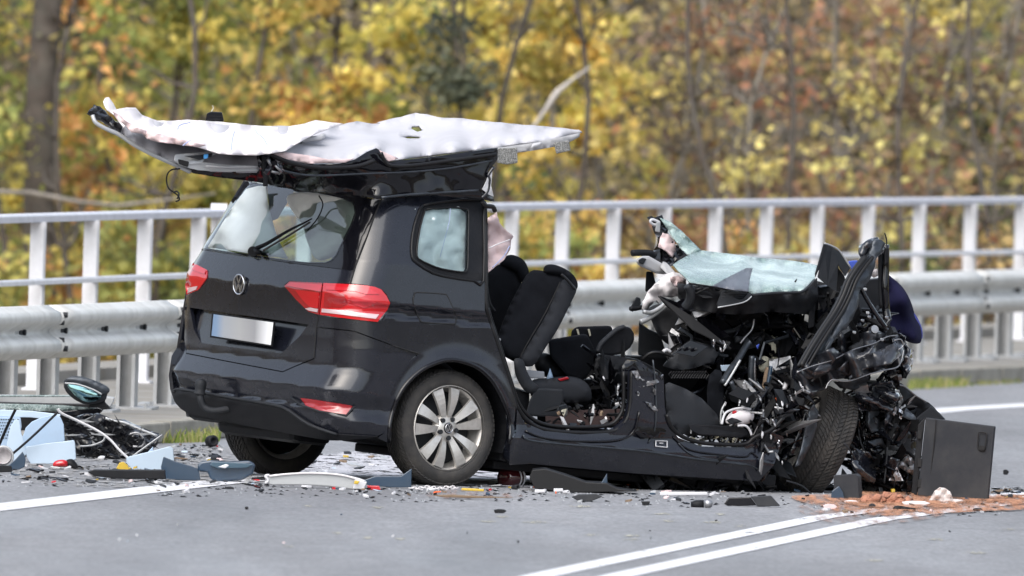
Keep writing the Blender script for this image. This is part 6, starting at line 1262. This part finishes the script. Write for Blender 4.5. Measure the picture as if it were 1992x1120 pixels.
for x, y, w_, lab in ((1050, 955, 10, 'small white tube nearest the bottle under the sill'), (1086, 953, 9, 'small white tube with a pale blue end beside the round cap'), (1330, 960, 46, 'flat white plastic sheet edge under the front of the sill')):
    one('white_tube', lab, 'plastic piece', [(x-w_, y-3), (x+w_, y-3), (x+w_+1, y+3), (x-w_, y+4)], M['white'], y+5, .03)
one('plastic_plate', 'rounded grey green plastic plate lying below the side sill', 'plastic piece', [(1112, 967), (1125, 962), (1160, 961), (1172, 966), (1150, 975), (1125, 975)], M['lid'], 975, .12)
one('rubber_block', 'small black rubber block on the road below the front door opening', 'plastic piece', [(1247, 975), (1265, 975), (1262, 983), (1250, 983)], M['plas'], 984, .05)
o = thing('valve', 'small black and silver valve lying on the road below the crushed parts', 'car part', Wd(1365, 985, Yat(987, 1365))); yy = Yat(987, 1365)
MB().lathe([(.0001, -.05), (.018, -.05), (.026, -.02), (.024, .02), (.0001, .02)], Wd(1362, 981, yy), (1, -.1, .1), (0, 0, 1), 14).build('valve_body', M['plas'], o, smooth=True)
MB().lathe([(.0001, .0), (.024, .0), (.027, .02), (.018, .04), (.0001, .045)], Wd(1371, 980, yy-.02), (1, -.1, .1), (0, 0, 1), 14).build('valve_cap', M['metal'], o, smooth=True)
o = thing('black_cover', 'curved black plastic cover lying left of the small box by the front wheel', 'car part', Wd(1460, 984, Yat(984, 1460))); yy = Yat(985, 1460)
wslab('cover_front', [(1418, 968), (1460, 967), (1472, 983), (1440, 984), (1416, 984), (1408, 980)], M['gloss'], o, yy, .05); wslab('cover_side', [(1460, 966), (1500, 964), (1518, 984), (1474, 985)], M['lid'], o, yy-.02, .1)
o = thing('knife', 'black handled tool with a thin steel blade lying on the red powder', 'tool', Wd(1770, 993, Yat(994, 1770))); yy = Yat(994, 1770)
wpad('handle', smoothpts([(1738, 987), (1746, 983), (1770, 987), (1781, 989), (1780, 995), (1760, 995), (1738, 992)], 2, True), yy, M['plas'], .03, o, .015, 4); wslab('blade', [(1781, 991), (1815, 994), (1814, 996), (1781, 995)], M['metal'], o, yy-.01, .01)
o = thing('torn_plastic_bag', 'small clear crumpled plastic bag leaning on the foot of the dark lid', 'bag', Wd(1833, 976, Yat(978, 1833))); yy = Yat(978, 1833)
tag(wsheet('bag_film', [(1806, 975), (1812, 966), (1818, 955), (1828, 948), (1838, 949), (1848, 956), (1854, 970), (1872, 972), (1874, 978), (1830, 978)], mat('clear_film', (.62, .56, .54), .25, alpha=.8), o, yy-.05, step=5, amp=.03, ns=.12, thick=.004), None)
for x, y, w_, h_, m, lab in ((1782, 979, 28, 5, 'bag', 'rolled white paper tube lying on the red powder'), (1615, 986, 14, 6, 'bagp', 'pale pink block lying in front of the small box'), (1902, 991, 10, 3, 'plas', 'small black shard on the red powder below the dark lid'), (1697, 984, 7, 5, 'plas2', 'small grey ball joint lying on the red powder'), (1656, 976, 14, 3, 'bag', 'flat white scrap at the foot of the small box'), (1957, 918, 6, 5, 'plas', 'small black clod on the road right of the dark lid'), (480, 988, 4, 3, 'plas', 'small black shard alone on the bare road in the foreground'), (973, 994, 13, 4, 'plas', 'black twisted clip lying alone on the bare road below the sill')):
    one('small_piece', lab, 'plastic piece', [(x-w_, y-h_*.6), (x-w_*.3, y-h_), (x+w_*.6, y-h_*.8), (x+w_, y), (x+w_*.5, y+h_), (x-w_*.8, y+h_)], M[m], y+h_, .03)
# flat white board lying behind the car on the pavement at the left
one('white_board', 'flat white board lying on the pavement beside the grass at the left', 'board', [(302, 814), (320, 810), (370, 812), (430, 818), (428, 824), (360, 820), (310, 817)], M['white'], 838, .02)
# ---- red binding powder and white residue: thin irregular spills
def spill(name, pts, m, z, lab=None, h=.0, kind='stuff', step=6):
    P = smoothpts(pts, 4, True); V, F = fill(P, step); A = np.array(P); vs = []
    for x, y in V:
        r = math.sqrt(((A[:, 0]-x)**2+(A[:, 1]-y)**2).min()); p = Gd(x, y, 0); p.z = z+h*min(1, r/9)*(.5+.5*noise.noise(Vector((x*.08, y*.2, 0)))); vs.append(p)
    vs = [Vector(v) for v in vs]; return mk(name, vs, F, m, None, smooth=True, kind=kind)
SP1 = patchmat('spilled_red_powder', (.42, .20, .11), .38, 13, .05, .95, .26); SP2 = patchmat('faint_red_powder', (.30, .19, .15), .44, 13, .05, .9, .30)
spill('red_powder', [(1540, 968), (1590, 965), (1700, 966), (1800, 962), (1900, 964), (2040, 968), (2040, 990), (1900, 998), (1800, 1003), (1720, 1006), (1640, 1000), (1610, 990), (1560, 980)], SP1, .010)
spill('red_powder', [(1640, 960), (1760, 960), (1900, 966), (2030, 972), (2030, 982), (1880, 990), (1740, 992), (1650, 985)], SP1, .014)
spill('red_powder', [(1560, 985), (1720, 985), (1840, 1000), (1760, 1018), (1640, 1022), (1570, 1005)], SP2, .008)
spill('red_powder', [(830, 960), (900, 955), (1010, 964), (1000, 970), (900, 972), (840, 970)], SP2, .008)
o = wsheet('red_powder_heap', [(1676, 979), (1684, 972), (1700, 968), (1716, 964), (1734, 965), (1752, 968), (1768, 972), (1778, 978), (1760, 981), (1700, 981)], M['binder'], None, Yat(981, 1730), step=4, amp=.03, ns=.1, thick=.06, kind='stuff')
SPW = patchmat('white_residue_patch', (.42, .42, .45), .44, 9, .25, .8)
spill('white_residue', [(560, 905), (640, 885), (720, 880), (800, 895), (900, 905), (1100, 905), (1300, 915), (1330, 930), (1240, 945), (1000, 948), (760, 938), (600, 928)], SPW, .006, step=9)
spill('white_residue', [(20, 905), (120, 890), (300, 880), (430, 870), (560, 895), (600, 940), (400, 945), (200, 950), (60, 940)], patchmat('dusty_residue', (.30, .295, .29), .52, 12, .3, .85), .006, step=9)
# tyre scuffs and short pale marks on the road
SC_ = patchmat('pale_scuff', (.34, .33, .28), .47, 30, .1, .8)
R = random.Random(9)
for i, (x, y, w_) in enumerate([(600, 984, 8), (735, 987, 14), (655, 1037, 12), (715, 1046, 14), (780, 1048, 14), (560, 1063, 12), (950, 1014, 18), (1040, 1016, 30), (978, 1005, 14), (1300, 1013, 20), (1390, 1016, 24), (1440, 1023, 14), (1150, 1040, 18), (1230, 1042, 22), (1230, 1050, 20), (1130, 985, 26), (1290, 1000, 20), (1400, 1000, 12), (1820, 1050, 20), (1900, 1075, 26), (1700, 1090, 20), (1960, 1030, 16)]):
    p = [Gd(x-w_, y, 0), Gd(x+w_*.2, y-2, 0), Gd(x+w_, y+1, 0), Gd(x, y+3, 0)]
    for q_ in p: q_.z = .003
    mk('road_scuff', p, [(3, 2, 1, 0)], SC_, kind='structure')
# ---- scattered fragments: each one its own thing
KIND = {
 'plas': ('plastic_shard', 'small black plastic shard', 'plastic shard'), 'gloss': ('plastic_shard', 'small glossy black shard', 'plastic shard'), 'plas2': ('plastic_shard', 'small charcoal grey shard', 'plastic shard'),
 'navy': ('plastic_shard', 'small dark blue shard', 'plastic shard'), 'white': ('white_scrap', 'small white scrap', 'scrap'), 'bagp': ('pink_scrap', 'small pinkish scrap', 'scrap'), 'brown': ('brown_scrap', 'small brown scrap', 'scrap'), 'silver': ('metal_scrap', 'small silver scrap', 'scrap'), 'ltblue2': ('plastic_shard', 'small light blue shard', 'plastic shard'), 'yellow': ('plastic_shard', 'small yellow shard', 'plastic shard'), 'red': ('plastic_shard', 'small red lens shard', 'plastic shard'), 'orange': ('plastic_shard', 'small orange shard', 'plastic shard')}
ZON = [((0, 320), (905, 944), 62, 'in the heap at the bottom left', (5, 17)), ((330, 430), (868, 900), 34, 'on the road left of the left rear wheel', (4, 13)), ((300, 700), (936, 962), 44, 'in front of the long silver trim', (4, 13)), ((560, 760), (884, 915), 16, 'between the rear wheels', (6, 20)), ((700, 1100), (948, 972), 32, 'in front of the right rear wheel', (3, 10)), ((960, 1240), (925, 958), 24, 'under the side sill', (4, 14)), ((1100, 1640), (958, 985), 36, 'below the front door opening', (3, 10)), ((1600, 1960), (965, 1000), 30, 'on the red powder', (3, 11)), ((1930, 1992), (950, 975), 22, 'at the right edge beside the dark lid', (4, 14)), ((100, 1900), (985, 1060), 14, 'alone on the open road', (2, 4)), ((150, 300), (865, 900), 20, 'around the smashed headlamp housing', (4, 12))]
R = random.Random(21); NAMES_ = list(KIND); WT = [9, 6, 6, 2, 5, 1.5, 2.5, 4, 1.2, .7, .6, .4]
for (x0, x1), (y0, y1), n_, wh_, (s0_, s1_) in ZON:
    for i in range(n_):
        m_ = R.choices(NAMES_, WT)[0]; nm, lb, ct = KIND[m_]; px = R.uniform(x0, x1); py = R.uniform(y0, y1); p = Gd(px, py, 0); s = R.uniform(s0_, s1_)/340.; az = R.uniform(0, 3.14)
        u = Vector((math.cos(az), math.sin(az), R.uniform(-.25, .25))).normalized(); w_ = u.cross(Vector((R.uniform(-.3, .3), R.uniform(-.5, .2), 1))).normalized(); up_ = u.cross(w_).normalized(); nn = R.randint(4, 7); asp = R.uniform(.22, .8)
        P = [u*math.cos(6.283*k/nn+R.uniform(-.3, .3))*s*R.uniform(.55, 1.2)+w_*math.sin(6.283*k/nn)*s*asp*R.uniform(.6, 1.1)+up_*s*R.uniform(-.08, .08) for k in range(nn)]; th = R.uniform(.002, .012)
        lift = -min(q_.z for q_ in P)+.004; P = [p+q_+Vector((0, 0, lift)) for q_ in P]
        mb = MB(); mb.v = P+[q_+Vector((0, 0, th)) for q_ in P]; mb.f = [tuple(range(nn))[::-1], tuple(range(nn, 2*nn))]+[(k, (k+1) % nn, nn+(k+1) % nn, nn+k) for k in range(nn)]
        szw = 'tiny' if s < .018 else 'small' if s < .032 else 'larger'; lb = lb.replace('small', szw)+(' of narrow shape' if asp < .4 else ''); gp = lb.replace('scrap', 'scraps').replace('shard', 'shards')
        tag(mb.build(nm, M[m_]), lb+' '+wh_, ct, gp+' '+wh_)
mb = MB()
for i in range(650):                                      # glass crumbs, too small to count
    z_ = R.choice(ZON[:9]); p = Gd(R.uniform(*z_[0]), R.uniform(z_[1][0]-4, z_[1][1]+4), 0); s = R.uniform(.004, .010); mb.add([p+Vector((s, 0, .001)), p+Vector((-s*.5, s, .001)), p+Vector((-s*.5, -s, .001)), p+Vector((0, 0, s*1.3))], [(0, 1, 3), (1, 2, 3), (2, 0, 3)])
mb.build('glass_crumbs', M['silver'], kind='stuff')
mb = MB()
for i in range(900):
    z_ = R.choice(ZON[:9]); p = Gd(R.uniform(*z_[0]), R.uniform(z_[1][0]-3, z_[1][1]+6), 0); s = R.uniform(.004, .014); mb.add([p+Vector((s*1.6, 0, .001)), p+Vector((-s*.5, s, .001)), p+Vector((-s*.9, -s, .001)), p+Vector((0, 0, s*.7))], [(0, 1, 3), (1, 2, 3), (2, 0, 3)])
mb.build('black_grit', M['plas'], kind='stuff')
